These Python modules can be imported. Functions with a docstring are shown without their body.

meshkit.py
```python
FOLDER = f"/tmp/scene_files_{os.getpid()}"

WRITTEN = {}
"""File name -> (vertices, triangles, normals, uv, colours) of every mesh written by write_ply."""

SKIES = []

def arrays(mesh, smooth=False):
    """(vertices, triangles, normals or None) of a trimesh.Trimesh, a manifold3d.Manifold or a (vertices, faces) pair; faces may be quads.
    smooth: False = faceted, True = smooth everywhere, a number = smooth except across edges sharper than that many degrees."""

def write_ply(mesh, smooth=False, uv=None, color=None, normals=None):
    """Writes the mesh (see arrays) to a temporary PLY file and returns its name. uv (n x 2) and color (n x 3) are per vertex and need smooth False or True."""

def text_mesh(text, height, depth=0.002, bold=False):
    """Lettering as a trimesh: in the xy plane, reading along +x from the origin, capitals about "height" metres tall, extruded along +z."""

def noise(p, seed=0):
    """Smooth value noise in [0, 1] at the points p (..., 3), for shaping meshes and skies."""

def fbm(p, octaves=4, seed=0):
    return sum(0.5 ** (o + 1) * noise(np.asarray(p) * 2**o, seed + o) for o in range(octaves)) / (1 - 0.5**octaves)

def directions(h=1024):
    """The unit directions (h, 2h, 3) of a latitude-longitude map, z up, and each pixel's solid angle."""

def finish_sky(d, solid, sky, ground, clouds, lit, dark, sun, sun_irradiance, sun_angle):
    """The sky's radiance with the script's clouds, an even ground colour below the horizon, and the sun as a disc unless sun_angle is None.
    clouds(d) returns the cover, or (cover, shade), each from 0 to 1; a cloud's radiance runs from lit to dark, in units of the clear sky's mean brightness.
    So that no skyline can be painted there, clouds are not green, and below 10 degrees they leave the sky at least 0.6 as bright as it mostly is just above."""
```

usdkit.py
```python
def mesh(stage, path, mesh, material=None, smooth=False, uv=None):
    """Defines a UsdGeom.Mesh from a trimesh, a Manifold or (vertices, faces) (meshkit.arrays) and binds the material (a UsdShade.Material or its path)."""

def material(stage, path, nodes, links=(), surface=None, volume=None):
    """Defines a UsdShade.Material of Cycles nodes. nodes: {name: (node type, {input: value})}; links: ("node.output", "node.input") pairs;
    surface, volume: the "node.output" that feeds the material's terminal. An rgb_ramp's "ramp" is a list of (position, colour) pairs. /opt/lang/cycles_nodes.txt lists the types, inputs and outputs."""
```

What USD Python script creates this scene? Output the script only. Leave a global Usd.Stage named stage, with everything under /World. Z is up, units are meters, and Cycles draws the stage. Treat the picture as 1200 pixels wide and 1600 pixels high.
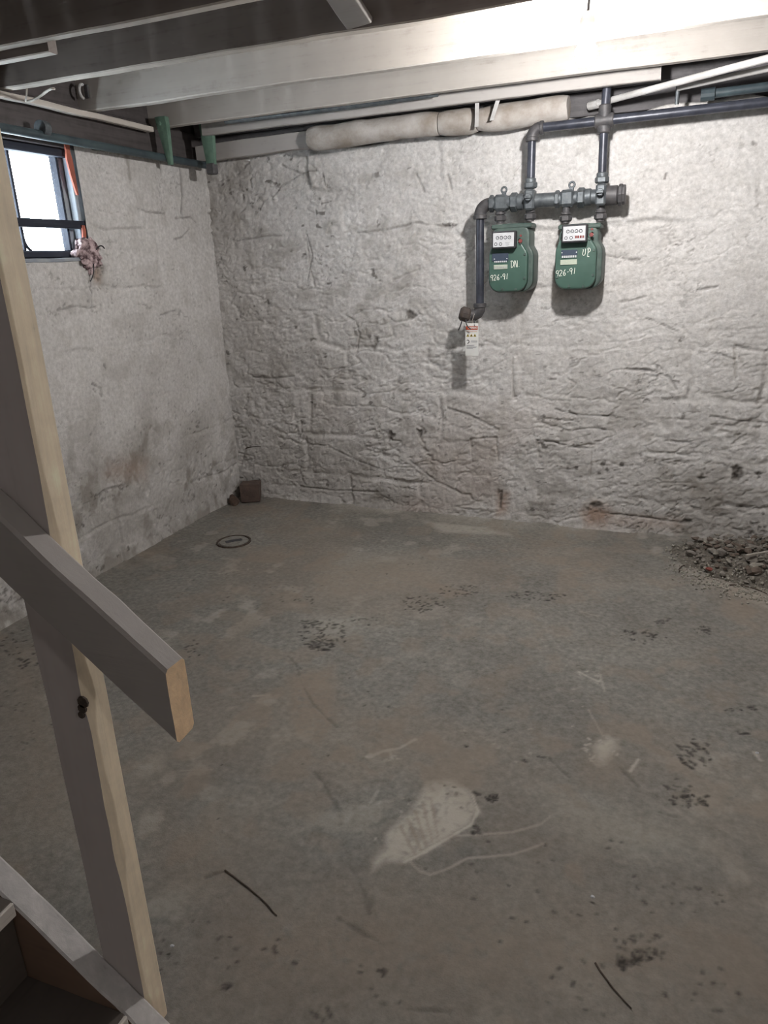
import math, numpy as np, trimesh, usdkit, meshkit
from shapely.geometry import Polygon, Point, box as sbox
from shapely import affinity
from pxr import Usd, UsdGeom, UsdLux, UsdShade, Sdf, Gf, Vt
stage = Usd.Stage.CreateInMemory()
UsdGeom.SetStageUpAxis(stage, UsdGeom.Tokens.z); UsdGeom.SetStageMetersPerUnit(stage, 1.0)
stage.SetDefaultPrim(UsdGeom.Xform.Define(stage, '/World').GetPrim())
UsdGeom.Scope.Define(stage, '/World/Looks')
RNG = np.random.default_rng(7)

# ------------------------------------------------------------------ camera
F_PX, PITCH, ROLL, YAW = 1136.16, .329525, -.0425187, -.3790944
EYE = np.array([0, 0, 1.3])
def cam_axes():
    p, r, y = PITCH, ROLL, YAW
    f0 = np.array([math.sin(y)*math.cos(p), math.cos(y)*math.cos(p), -math.sin(p)])
    r0 = np.array([math.cos(y), -math.sin(y), 0]); u0 = np.cross(r0, f0)
    c, s = math.cos(r), math.sin(r)
    return np.array([c*r0+s*u0, -s*r0+c*u0, f0])
CR = cam_axes()
def at(x, y, ax, val):
    d = CR.T @ np.array([(x-600)/F_PX, (800-y)/F_PX, 1.0])
    return EYE + d*(val-EYE[ax])/d[ax]
cam = UsdGeom.Camera.Define(stage, '/World/camera')
cam.CreateHorizontalApertureAttr(24.0); cam.CreateVerticalApertureAttr(32.0)
cam.CreateFocalLengthAttr(24.0*F_PX/1200); cam.CreateClippingRangeAttr(Gf.Vec2f(.02, 200))
M = np.eye(4); M[0, :3] = CR[0]; M[1, :3] = CR[1]; M[2, :3] = -CR[2]; M[3, :3] = EYE
cam.AddTransformOp().Set(Gf.Matrix4d(*M.ravel().tolist()))
cam.CreateExposureAttr(2.62)
# ------------------------------------------------------------------ light: daylight outside the window; the one bulb
BULB = np.array([-.30, 2.50, 1.865]); BULB_POWER = 235.0
dome = UsdLux.DomeLight.Define(stage, '/World/sky')
dome.CreateIntensityAttr(1.0); dome.CreateColorAttr(Gf.Vec3f(.86, .94, 1.0))

# ------------------------------------------------------------------ helpers
taken = {}
def numbered(name, parent):
    key = (parent, name); n = taken.get(key, 0); taken[key] = n+1
    return name if n == 0 else f'{name}_{n:03d}'
def pth(p): return '/World' if p is None else str(p.GetPath())
def tag(o, label=None, cat=None, group=None, kind=None):
    o = o.GetPrim() if hasattr(o, 'GetPrim') else o
    for k, v in (('label', label), ('category', cat), ('group', group), ('kind', kind)):
        if v: o.SetCustomDataByKey(k, v)
    return o
def obj(name, mesh, m, parent=None, smooth=30, label=None, cat=None, group=None, kind=None, marks=None, loc=None):
    par = pth(parent); path = f'{par}/{numbered(name, par)}'
    g = usdkit.mesh(stage, path, mesh, m, smooth=smooth)
    if marks is not None:
        UsdGeom.PrimvarsAPI(g).CreatePrimvar('marks', Sdf.ValueTypeNames.Color3fArray, 'vertex').Set(Vt.Vec3fArray.FromNumpy(marks.astype(np.float32)))
    if loc is not None: g.AddTranslateOp().Set(Gf.Vec3d(*map(float, loc)))
    return tag(g, label, cat, group, kind)
def thing(name, label, cat, loc=(0, 0, 0), group=None, kind=None):
    x = UsdGeom.Xform.Define(stage, '/World/'+numbered(name, '/World'))
    x.AddTranslateOp().Set(Gf.Vec3d(*map(float, loc)))
    return tag(x, label, cat, group, kind)
def cat_(*ms): return trimesh.util.concatenate([x for x in ms])
def loft(rings, cap=True):
    """rings (n, k, 3): a closed tube through the rings."""
    r = np.asarray(rings, float); n, k = r.shape[:2]
    i, j = np.meshgrid(np.arange(n-1), np.arange(k), indexing='ij'); a, b = i*k+j, i*k+(j+1) % k
    q = np.stack([a, b, b+k, a+k], -1).reshape(-1, 4); v = r.reshape(-1, 3)
    f = np.vstack([q[:, [0, 1, 2]], q[:, [0, 2, 3]]])
    if cap:
        c0, c1 = len(v), len(v)+1; v = np.vstack([v, r[0].mean(0), r[-1].mean(0)]); jj = np.arange(k); e = (n-1)*k
        f = np.vstack([f, np.stack([(jj+1) % k, jj, np.full(k, c0)], 1), np.stack([e+jj, e+(jj+1) % k, np.full(k, c1)], 1)])
    m = trimesh.Trimesh(v, f, process=False)
    if m.volume < 0: m.invert()
    return m
def tube(pts, rad, sides=12):
    p = np.asarray(pts, float); rad = np.broadcast_to(rad, (len(p),))
    t = np.gradient(p, axis=0); t /= np.linalg.norm(t, axis=1, keepdims=True)+1e-12
    up = np.array([0, 0, 1.]) if abs(t[:, 2]).mean() < .8 else np.array([1., 0, 0])
    rings, a = [], None
    for c, d, r in zip(p, t, rad):
        a = np.cross(d, up) if a is None else a-d*(a@d)
        a /= np.linalg.norm(a)+1e-12; b = np.cross(d, a)
        th = np.arange(sides)*2*np.pi/sides
        rings.append(c+r*(np.cos(th)[:, None]*a+np.sin(th)[:, None]*b))
    return loft(rings)
def curve(pts, n=24):
    p = np.asarray(pts, float)
    if len(p) == 2: return p[0]+(p[1]-p[0])*np.linspace(0, 1, n)[:, None]
    from scipy.interpolate import CubicSpline
    s = np.r_[0, np.cumsum(np.linalg.norm(np.diff(p, axis=0), axis=1))]
    return CubicSpline(s, p)(np.linspace(0, s[-1], n))
def rrect(w, h, r, seg=3):
    out = []
    for cx, cy, a0 in ((w/2-r, h/2-r, 0), (-w/2+r, h/2-r, 90), (-w/2+r, -h/2+r, 180), (w/2-r, -h/2+r, 270)):
        for a in np.radians(a0+np.linspace(0, 90, seg)): out.append((cx+r*math.cos(a), cy+r*math.sin(a)))
    return np.array(out)
def beam(p0, p1, w, h, A, B, r=.003, n=40, rough=.002, freq=6., seed=0, edge=2):
    """a board from p0 to p1 whose section lies along A (width w) and B (height h): sections stay parallel, so sloped boards get plumb ends."""
    p0, p1, A, B = (np.asarray(x, float) for x in (p0, p1, A, B))
    sec = rrect(w, h, r, edge)
    # extra points on each side so that faces can undulate
    pts = []
    for i in range(len(sec)):
        a, b = sec[i], sec[(i+1) % len(sec)]; L = np.linalg.norm(b-a); m = max(1, int(L/.022))
        pts += [a+(b-a)*t for t in np.arange(m)/m]
    sec = np.array(pts); rings = []
    L = np.linalg.norm(p1-p0)
    for t in np.linspace(0, 1, n):
        c = p0+(p1-p0)*t
        rings.append(c+sec[:, :1]*A+sec[:, 1:]*B)
    rings = np.array(rings)
    if rough:
        q = rings.reshape(-1, 3)
        nz = np.stack([meshkit.fbm(q*freq+17*k+seed*3.1, 3, seed+k)-.5 for k in range(3)], -1)
        rings = (q+nz*rough*2).reshape(rings.shape)
    return loft(rings)
def cbox(sx, sy, sz, c=.003, center=(0, 0, 0)):
    v = []
    for s in np.ndindex(2, 2, 2):
        g = np.array(s)*2-1; e = g*np.array([sx, sy, sz])/2
        for k in range(3):
            d = e-g*c; d[k] = e[k]; v.append(d)
    m = trimesh.convex.convex_hull(np.array(v)); m.apply_translation(center); return m
def bx(lo, hi, c=.002):
    lo, hi = np.minimum(lo, hi), np.maximum(lo, hi); return cbox(*(hi-lo), min(c, .3*(hi-lo).min()), (lo+hi)/2)
def disc(r, h, axis='z', seg=24, c=(0, 0, 0), ch=.15):
    k = ch*min(r, h)
    m = trimesh.creation.revolve([(0, -h/2), (r-k, -h/2), (r, -h/2+k), (r, h/2-k), (r-k, h/2), (0, h/2)], sections=seg)
    R = {'z': np.eye(4), 'x': trimesh.transformations.rotation_matrix(np.pi/2, [0, 1, 0]), 'y': trimesh.transformations.rotation_matrix(np.pi/2, [1, 0, 0])}[axis]
    m.apply_transform(R); m.apply_translation(c); return m
def extr_xz(poly, y0, y1, bevel=.0):
    """polygon in (x, z) extruded from y0 (front, small y) to y1; bevel rounds the front edge."""
    def sect(off, y):
        g = poly.buffer(-off, join_style=1) if off else poly
        c = np.array(g.exterior.coords)[:-1]
        return c, y
    if not bevel:
        m = trimesh.creation.extrude_polygon(poly, abs(y1-y0), engine='earcut'); v = m.vertices.copy()
        m.vertices = np.stack([v[:, 0], y1-v[:, 2], v[:, 1]], 1)
        m.fix_normals(); return m
    n = 140; rings = []
    for off, y in [(0, y1), (0, y0+bevel), (bevel*.3, y0+bevel*.3), (bevel, y0)]:
        g = poly.buffer(-off) if off else poly
        L = g.exterior.length; cen = g.centroid
        # resample by angle around the centroid so that rings correspond
        th = np.arange(n)*2*np.pi/n; pts = []
        from shapely.geometry import LineString
        for a in th:
            ray = LineString([cen, (cen.x+9*math.cos(a), cen.y+9*math.sin(a))]); p = ray.intersection(g.exterior)
            p = p if p.geom_type == 'Point' else list(p.geoms)[0]; pts.append((p.x, y, p.y))
        rings.append(pts)
    return loft(rings)

# ------------------------------------------------------------------ materials
def mat(name, nodes, links, surface='p.BSDF'): return usdkit.material(stage, '/World/Looks/'+name, nodes, links, surface=surface)
def simple(name, c1, c2=None, rough=.6, metal=0., scale=14., bump=.2, bscale=60., spec=.4, bdist=.002, lo=.35, hi=.65):
    c2 = c2 or tuple(x*.7 for x in c1)
    n = {'g': ('geometry', {}), 'n': ('noise_texture', {'scale': scale, 'detail': 6., 'roughness': .62}), 'r': ('rgb_ramp', {'ramp': [(lo, c1), (hi, c2)]}),
         'b': ('noise_texture', {'scale': bscale, 'detail': 4.}), 'bm': ('bump', {'strength': bump, 'distance': bdist}),
         'p': ('principled_bsdf', {'roughness': rough, 'metallic': metal, 'specular_ior_level': spec})}
    return mat(name, n, [('g.position', 'n.vector'), ('g.position', 'b.vector'), ('n.fac', 'r.fac'), ('r.color', 'p.base_color'), ('b.fac', 'bm.height'), ('bm.normal', 'p.normal')])
def woodmat(name, paint, grain, axis='x', raw=None, raw_dir=None, wear=.5, bump=.5):
    """old lumber along an axis; paint and grain colours; if raw is given, faces towards raw_dir show bare wood."""
    st = {'x': (1.2, 22, 22), 'y': (22, 1.2, 22), 'z': (22, 22, 1.2)}[axis]
    n = {'g': ('geometry', {}), 'm': ('mapping', {'scale': st}), 'n': ('noise_texture', {'scale': 2.2, 'detail': 7., 'roughness': .65, 'distortion': .4}),
         'n2': ('noise_texture', {'scale': 24., 'detail': 6., 'roughness': .65}), 'add': ('math', {'math_type': 'multiply_add', 'value2': .6}),
         's2': ('math', {'math_type': 'multiply', 'value2': .4}),
         'r': ('rgb_ramp', {'ramp': [(wear-.22, grain), (wear-.06, tuple((a*.6+b*.4) for a, b in zip(paint, grain))), (wear+.05, paint), (.9, tuple(min(1, x*1.12) for x in paint))]}),
         'bm': ('bump', {'strength': bump, 'distance': .0025}), 'p': ('principled_bsdf', {'roughness': .72, 'specular_ior_level': .3})}
    l = [('g.position', 'm.vector'), ('m.vector', 'n.vector'), ('g.position', 'n2.vector'), ('n2.fac', 's2.value1'), ('n.fac', 'add.value1'), ('s2.value', 'add.value3'), ('add.value', 'r.fac'),
         ('add.value', 'bm.height'), ('bm.normal', 'p.normal')]
    if raw:
        n.update({'rw': ('rgb_ramp', {'ramp': [(.28, tuple(x*.5 for x in raw)), (.40, tuple(x*.85 for x in raw)), (.55, raw), (.72, tuple(min(1, x*1.25) for x in raw))]}),
                  'dot': ('vector_math', {'math_type': 'dot_product', 'vector2': raw_dir}), 'ms': ('map_range', {'from_min': .45, 'from_max': .62, 'clamp': True}), 'mx': ('mix', {})})
        l += [('add.value', 'rw.fac'), ('g.true_normal', 'dot.vector1'), ('dot.value', 'ms.value'), ('ms.result', 'mx.fac'), ('r.color', 'mx.color1'), ('rw.color', 'mx.color2'), ('mx.color', 'p.base_color')]
    else: l += [('r.color', 'p.base_color')]
    return mat(name, n, l)
def masonry(name, pale, mid, tint, chip, grime, brown, bscale=90., bump=.5, rough=.85, spec=.25, big=2.2, contrast=.12, tint_k=.62, grain=(.80, 1.14)):
    """plaster or concrete: three noise scales of colour; the mesh's marks give exposed stone (R), grime (G) and rust or warm stain (B)."""
    n = {'g': ('geometry', {}), 'a': ('attribute', {'attribute': 'marks'}), 's': ('separate_color', {}),
         'n1': ('noise_texture', {'scale': big, 'detail': 6., 'roughness': .6}), 'n2': ('noise_texture', {'scale': 11., 'detail': 7., 'roughness': .68}), 'n3': ('noise_texture', {'scale': 55., 'detail': 5., 'roughness': .65}),
         'r1': ('rgb_ramp', {'ramp': [(.5-contrast, mid), (.5+contrast, pale)]}), 'r2': ('map_range', {'from_min': .46, 'from_max': .74, 'to_max': tint_k, 'clamp': True}), 'm2': ('mix', {'color2': tint}),
         'r3': ('map_range', {'from_min': .3, 'from_max': .7, 'to_min': grain[0], 'to_max': grain[1]}), 'm3': ('mix', {'mix_type': 'multiply', 'fac': 1.}), 'cc': ('combine_color', {}),
         'mg': ('mix', {'color2': grime}), 'mb': ('mix', {'color2': brown}), 'mc': ('mix', {'color2': chip}),
         'b': ('noise_texture', {'scale': bscale, 'detail': 6., 'roughness': .65}), 'bm': ('bump', {'strength': bump, 'distance': .004}),
         'p': ('principled_bsdf', {'roughness': rough, 'specular_ior_level': spec})}
    l = [('g.position', f'{k}.vector') for k in ('n1', 'n2', 'n3', 'b')] + [('a.color', 's.color'), ('n1.fac', 'r1.fac'), ('n2.fac', 'r2.value'), ('r1.color', 'm2.color1'), ('r2.result', 'm2.fac'),
         ('n3.fac', 'r3.value'), ('r3.result', 'cc.r'), ('r3.result', 'cc.g'), ('r3.result', 'cc.b'), ('m2.color', 'm3.color1'), ('cc.color', 'm3.color2'),
         ('m3.color', 'mg.color1'), ('s.g', 'mg.fac'), ('mg.color', 'mb.color1'), ('s.b', 'mb.fac'), ('mb.color', 'mc.color1'), ('s.r', 'mc.fac'), ('mc.color', 'p.base_color'),
         ('b.fac', 'bm.height'), ('bm.normal', 'p.normal')]
    return mat(name, n, l)
M_wall = masonry('whitewashed_stone', (.63, .615, .605), (.545, .53, .52), (.49, .47, .445), (.11, .098, .088), (.30, .28, .255), (.36, .245, .185), bump=.95, bscale=65., contrast=.18, grain=(.78, 1.15))
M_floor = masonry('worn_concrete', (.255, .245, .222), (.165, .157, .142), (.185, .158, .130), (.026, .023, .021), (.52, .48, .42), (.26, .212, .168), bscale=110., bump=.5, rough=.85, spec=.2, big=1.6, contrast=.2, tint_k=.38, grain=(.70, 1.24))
M_joist_shaded = woodmat('dirty_shaded_joist', (.17, .148, .135), (.085, .07, .062), 'x', raw=(.44, .40, .355), raw_dir=(0, 0, -1), wear=.42)  # dirty joist paint, faces darkened for the shade on the lamp's near side
M_plank = woodmat('bounce_white_floorboard', (.46, .43, .39), (.24, .21, .18), 'y')  # unseen boards, whitened to bounce the bulb's light back down
M_joist_lit = woodmat('lamplit_painted_joist', (.36, .335, .31), (.19, .165, .15), 'x', raw=(.46, .43, .40), raw_dir=(0, 0, -1), wear=.40)  # the joist paint again, lightened for the joists the lamp shines on
M_dark = woodmat('dark_old_timber', (.085, .075, .075), (.04, .035, .035), 'y')
M_darkx = woodmat('dark_old_sill', (.12, .115, .12), (.05, .048, .05), 'x')
M_white_wood = woodmat('white_painted_board', (.38, .36, .345), (.22, .19, .175), 'x', wear=.4)
M_white_woody = woodmat('white_painted_strip', (.50, .46, .42), (.30, .26, .22), 'y', wear=.42)
M_post = woodmat('grey_painted_post', (.50, .455, .445), (.38, .34, .33), 'z', raw=(.90, .77, .59), raw_dir=(1, 0, 0), wear=.4, bump=.35)
M_rail = woodmat('grey_painted_rail', (.34, .315, .30), (.20, .175, .165), 'x', raw=(.85, .62, .40), raw_dir=(.93, 0, -.35), wear=.36, bump=.6)
M_string = woodmat('worn_brown_stringer', (.20, .13, .095), (.13, .085, .065), 'x', raw=(.46, .44, .43), raw_dir=(.64, 0, .77), wear=.4, bump=.8)
M_tread = woodmat('dark_worn_tread', (.085, .07, .06), (.055, .045, .04), 'y', wear=.4)
M_pipe = simple('black_steel_pipe', (.03, .033, .045), (.055, .06, .08), rough=.38, metal=.25, scale=20, bump=.15, spec=.5)  # blue cast of the lamp glare mixed into the black
M_iron = simple('dark_malleable_iron', (.06, .06, .065), (.095, .09, .092), rough=.55, metal=.3, scale=40, bump=.4)
M_plug = simple('rusted_iron', (.085, .066, .056), (.05, .042, .04), rough=.8, scale=40, bump=.4)
M_galv = simple('grey_cast_fitting', (.135, .15, .16), (.08, .09, .10), rough=.5, metal=.45, scale=35, bump=.35)
M_meter = simple('green_meter_enamel', (.042, .088, .070), (.055, .108, .088), rough=.42, scale=10, bump=.1, spec=.5)
M_meter_side = simple('grey_green_meter_casting', (.075, .11, .095), (.05, .075, .068), rough=.5, scale=26, bump=.25)
M_white = simple('white_plate', (.50, .51, .53), (.45, .46, .48), rough=.4, scale=30, bump=.02)
M_chalk = simple('white_paint_marker', (.66, .68, .62), (.55, .58, .52), rough=.8, scale=200, bump=.1)
M_black = simple('black_print', (.03, .03, .035), (.05, .05, .055), rough=.6, bump=0.)
M_grey = simple('grey_print', (.28, .28, .30), (.36, .36, .38), rough=.6, bump=0.)
M_navy = simple('navy_nameplate', (.04, .055, .085), (.055, .07, .10), rough=.4, bump=.02)
M_label = simple('pale_green_label', (.42, .46, .38), (.36, .40, .33), rough=.6, scale=300, bump=0.)
M_red = simple('dull_red_seal', (.21, .045, .042), (.16, .045, .045), rough=.5)
M_tagred = simple('tag_red', (.42, .075, .035), (.38, .07, .035), rough=.5, bump=0.)
M_yellow = simple('tag_yellow', (.45, .36, .10), (.40, .33, .10), rough=.5, bump=0.)
M_tag = simple('white_tag_card', (.68, .68, .66), (.62, .62, .60), rough=.55, scale=20, bump=.02)
M_green = simple('green_painted_iron', (.15, .245, .19), (.09, .16, .12), rough=.5, scale=18, bump=.3)
M_teal = simple('blue_green_pipe_paint', (.055, .08, .088), (.03, .042, .052), rough=.5, scale=9, bump=.3)
M_lag = simple('white_lagged_pipe', (.46, .435, .415), (.27, .235, .20), rough=.85, scale=7, bump=.8, bscale=45, bdist=.004)
M_conduit = simple('white_painted_conduit', (.50, .50, .50), (.36, .35, .34), rough=.5, scale=10)
M_frame = woodmat('blackened_window_frame', (.022, .026, .04), (.045, .05, .065), 'y', wear=.5)
M_jamb = simple('flaking_blue_grey_paint', (.22, .25, .30), (.34, .36, .38), rough=.8, scale=9, bump=.6)
M_strap = simple('faded_red_strap', (.42, .115, .07), (.30, .09, .065), rough=.7, scale=30, bump=.4)
M_rag = simple('dirty_pink_rag', (.55, .43, .44), (.09, .055, .06), rough=.95, scale=34, bump=.8, bscale=90, lo=.42, hi=.6)
M_wire = simple('old_pale_wire', (.45, .42, .38), (.30, .27, .24), rough=.7)
M_brick = simple('dusty_red_brick', (.125, .088, .072), (.085, .062, .055), rough=.95, scale=26, bump=.9, bscale=90)
M_stone = simple('brown_stone', (.13, .085, .065), (.06, .045, .038), rough=.95, scale=22, bump=.9, bscale=80)
M_peb = [simple('rubble_grey', (.23, .21, .185), (.15, .135, .12), rough=.95, scale=40, bump=.6), simple('rubble_pale', (.28, .26, .225), (.20, .185, .16), rough=.95, scale=40, bump=.6), simple('rubble_brown', (.15, .115, .095), (.10, .08, .065), rough=.95, scale=40, bump=.6)]
M_grav = simple('pale_gravel', (.42, .40, .35), (.22, .205, .175), rough=.95, scale=70, bump=.3)
M_redchip = simple('red_brick_chip', (.24, .065, .05), (.17, .055, .045), rough=.9)
M_soil = simple('grey_grit', (.20, .182, .155), (.10, .088, .075), rough=1., scale=60, bump=1., bscale=220, bdist=.006)
M_twig = simple('dry_twig', (.10, .075, .06), (.055, .042, .035), rough=.9, scale=60)
M_porcelain = simple('porcelain_lampholder', (.6, .6, .58), rough=.3, bump=0.)
M_glass = mat('window_glass', {'t': ('transparent_bsdf', {'color': (.93, .95, .96)}), 'gl': ('glossy_bsdf', {'roughness': .05}), 'x': ('mix_closure', {'fac': .06})},
              [('t.BSDF', 'x.closure1'), ('gl.BSDF', 'x.closure2')], 'x.closure')
M_bulb = mat('glowing_bulb', {'e': ('emission', {'color': (1., .97, .945), 'strength': BULB_POWER})}, [], 'e.emission')

M_bulb2 = mat('added_fill_bulb', {'e': ('emission', {'color': (1., .95, .90), 'strength': BULB_POWER*.27})}, [], 'e.emission')  # glow of the added bulb, weaker than the hanging one

# ------------------------------------------------------------------ the masonry shell: relief on grids, marks painted by shape
def seg_dist(P, Q):
    """distance from points P (...,2) to polyline Q (n,2)"""
    d = np.full(P.shape[:-1], 1e9)
    for a, b in zip(Q[:-1], Q[1:]):
        ab = b-a; t = np.clip(((P-a)@ab)/(ab@ab+1e-12), 0, 1)
        d = np.minimum(d, np.linalg.norm(P-a-t[..., None]*ab, axis=-1))
    return d
class Surface:
    """a grid in plane coordinates (u, v) with a relief and three marks."""
    def __init__(s, u, v, to_plane):
        s.u, s.v, s.to_plane = np.asarray(u), np.asarray(v), to_plane
        s.U, s.V = np.meshgrid(s.u, s.v); s.P = np.stack([s.U, s.V], -1)
        s.h = np.zeros_like(s.U); s.m = np.zeros(s.U.shape+(3,))
        q = np.stack([s.U, s.V, 0*s.U], -1)
        s.q = q; s.jag = meshkit.fbm(q*28+3.3, 4, 11)-.5; s.jag2 = meshkit.fbm(q*90+9.1, 3, 23)-.5
    def noise(s, f, o=4, seed=0, st=(1, 1)): return meshkit.fbm(s.q*np.array([f*st[0], f*st[1], 1])+seed*7.7, o, seed)
    def win(s, Q, pad):
        lo, hi = Q.min(0)-pad, Q.max(0)+pad
        i0, i1 = np.searchsorted(s.v, (lo[1], hi[1])); j0, j1 = np.searchsorted(s.u, (lo[0], hi[0]))
        return slice(i0, i1), slice(j0, j1)
    def stroke(s, px, w, ch=0, k=1., depth=0., jag=.02, plane=False):
        """a line through picture points, w metres wide"""
        Q = np.array(px, float) if plane else np.array([s.to_plane(*p) for p in px])
        W = s.win(Q, w*2+jag)
        k = k*min(1, (w/.0046)**.7) if not plane else k; w = max(w, .0046); d = seg_dist(s.P[W], Q)+s.jag[W]*jag+s.jag2[W]*w*.8
        a = np.clip(1.25-d/w, 0, 1)
        if k: s.m[W][..., ch] = np.maximum(s.m[W][..., ch], a*k)
        s.h[W] -= a*depth
    def blob(s, px, ch=0, k=1., edge=.01, jag=.03, depth=0., tex=0.):
        """a filled outline through picture points"""
        import shapely
        Q = np.array([s.to_plane(*p) for p in px]); W = s.win(Q, edge+jag)
        if s.P[W].size == 0: return
        pg = Polygon(Q).buffer(0); pts = shapely.points(s.P[W].reshape(-1, 2))
        d = np.where(shapely.contains(pg, pts), -1, 1)*shapely.distance(pg.boundary, pts)
        d = d.reshape(s.P[W].shape[:2])+s.jag[W]*jag+s.jag2[W]*edge
        a = np.clip(.5-d/(2*edge), 0, 1)
        if tex: a = a*np.clip(1-tex+2.6*tex*(s.jag2[W]+s.jag[W]+.35), 0, 1)
        s.m[W][..., ch] = np.maximum(s.m[W][..., ch], a*k); s.h[W] -= a*depth
    def specks(s, cx, cy, rx, ry, n, size, ch=0, k=.9, depth=0., rot=0.):
        g = np.random.default_rng(int(cx*13+cy*7+n)); size = size*.82; small = size < .0037; n = max(2, int(n*(.5 if small else 1.15))); k = k*(.75 if small else 1)
        for _ in range(n):
            a, r = g.uniform(0, 6.28), math.sqrt(g.uniform(0, 1)); ex, ey = r*rx*math.cos(a), r*ry*math.sin(a)
            c = s.to_plane(cx+ex*math.cos(rot)-ey*math.sin(rot), cy+ex*math.sin(rot)+ey*math.cos(rot)); q = size*g.uniform(.5, 1.3)
            e = np.array([math.cos(a*3), math.sin(a*3)])*q*g.uniform(0, 1.4)
            s.stroke([c-e, c+e], q, ch, k*g.uniform(.6, 1), depth, q*.8, plane=True)
    def mesh(s, to_world, rows_after=None, keep=None):
        V = to_world(s.U, s.V, s.h); marks = s.m
        if rows_after is not None:
            ex = rows_after(V[-1]); V = np.concatenate([V, ex], 0); marks = np.concatenate([marks, np.repeat(marks[-1:], len(ex), 0)], 0)
        n, k = V.shape[:2]; i, j = np.meshgrid(np.arange(n-1), np.arange(k-1), indexing='ij'); a = i*k+j
        q = np.stack([a, a+1, a+1+k, a+k], -1)
        q = q[keep(s)] if keep is not None else q.reshape(-1, 4)
        f = np.vstack([q[:, [0, 1, 2]], q[:, [0, 2, 3]]])
        v = V.reshape(-1, 3); mk = marks.reshape(-1, 3)
        used = np.unique(f); mp = np.full(len(v), -1); mp[used] = np.arange(len(used))
        return trimesh.Trimesh(v[used], mp[f], process=False), np.clip(mk[used], 0, 1)
def courses(S, rows, wid, seed, depth=.008, jw=.012, offs=.006):
    """rubble courses under thick whitewash: recessed joints, stones proud by different amounts."""
    g = np.random.default_rng(seed); wob = (S.noise(5, 3, seed)-.5)*.07; Vw = S.V+wob
    u0, u1 = S.u[0]-.3, S.u[-1]+.3; patch = np.clip((S.noise(2.6, 3, seed+5)-.40)*5, 0.12, 1)
    wu = S.U+(S.noise(6, 3, seed+2)-.5)*.06
    for z0, z1 in zip(rows[:-1], rows[1:]):
        inrow = (Vw >= z0) & (Vw < z1); x = u0
        while x < u1:
            w = g.uniform(*wid); st = inrow & (wu >= x) & (wu < x+w)
            if st.any():
                d = np.minimum.reduce([Vw-z0, z1-Vw, wu-x, x+w-wu])[st]
                t = np.clip(d/jw, 0, 1); t = t*t*(3-2*t)
                tilt = g.uniform(-1, 1)*(wu[st]-x-w/2)/w*.012+g.uniform(-1, 1)*(Vw[st]-(z0+z1)/2)/(z1-z0)*.01
                S.h[st] += (g.uniform(0, offs)+tilt)*t*patch[st]-(1-t)*depth*patch[st]
            x += w

YB = lambda x: 3.54-.034*x
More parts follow.
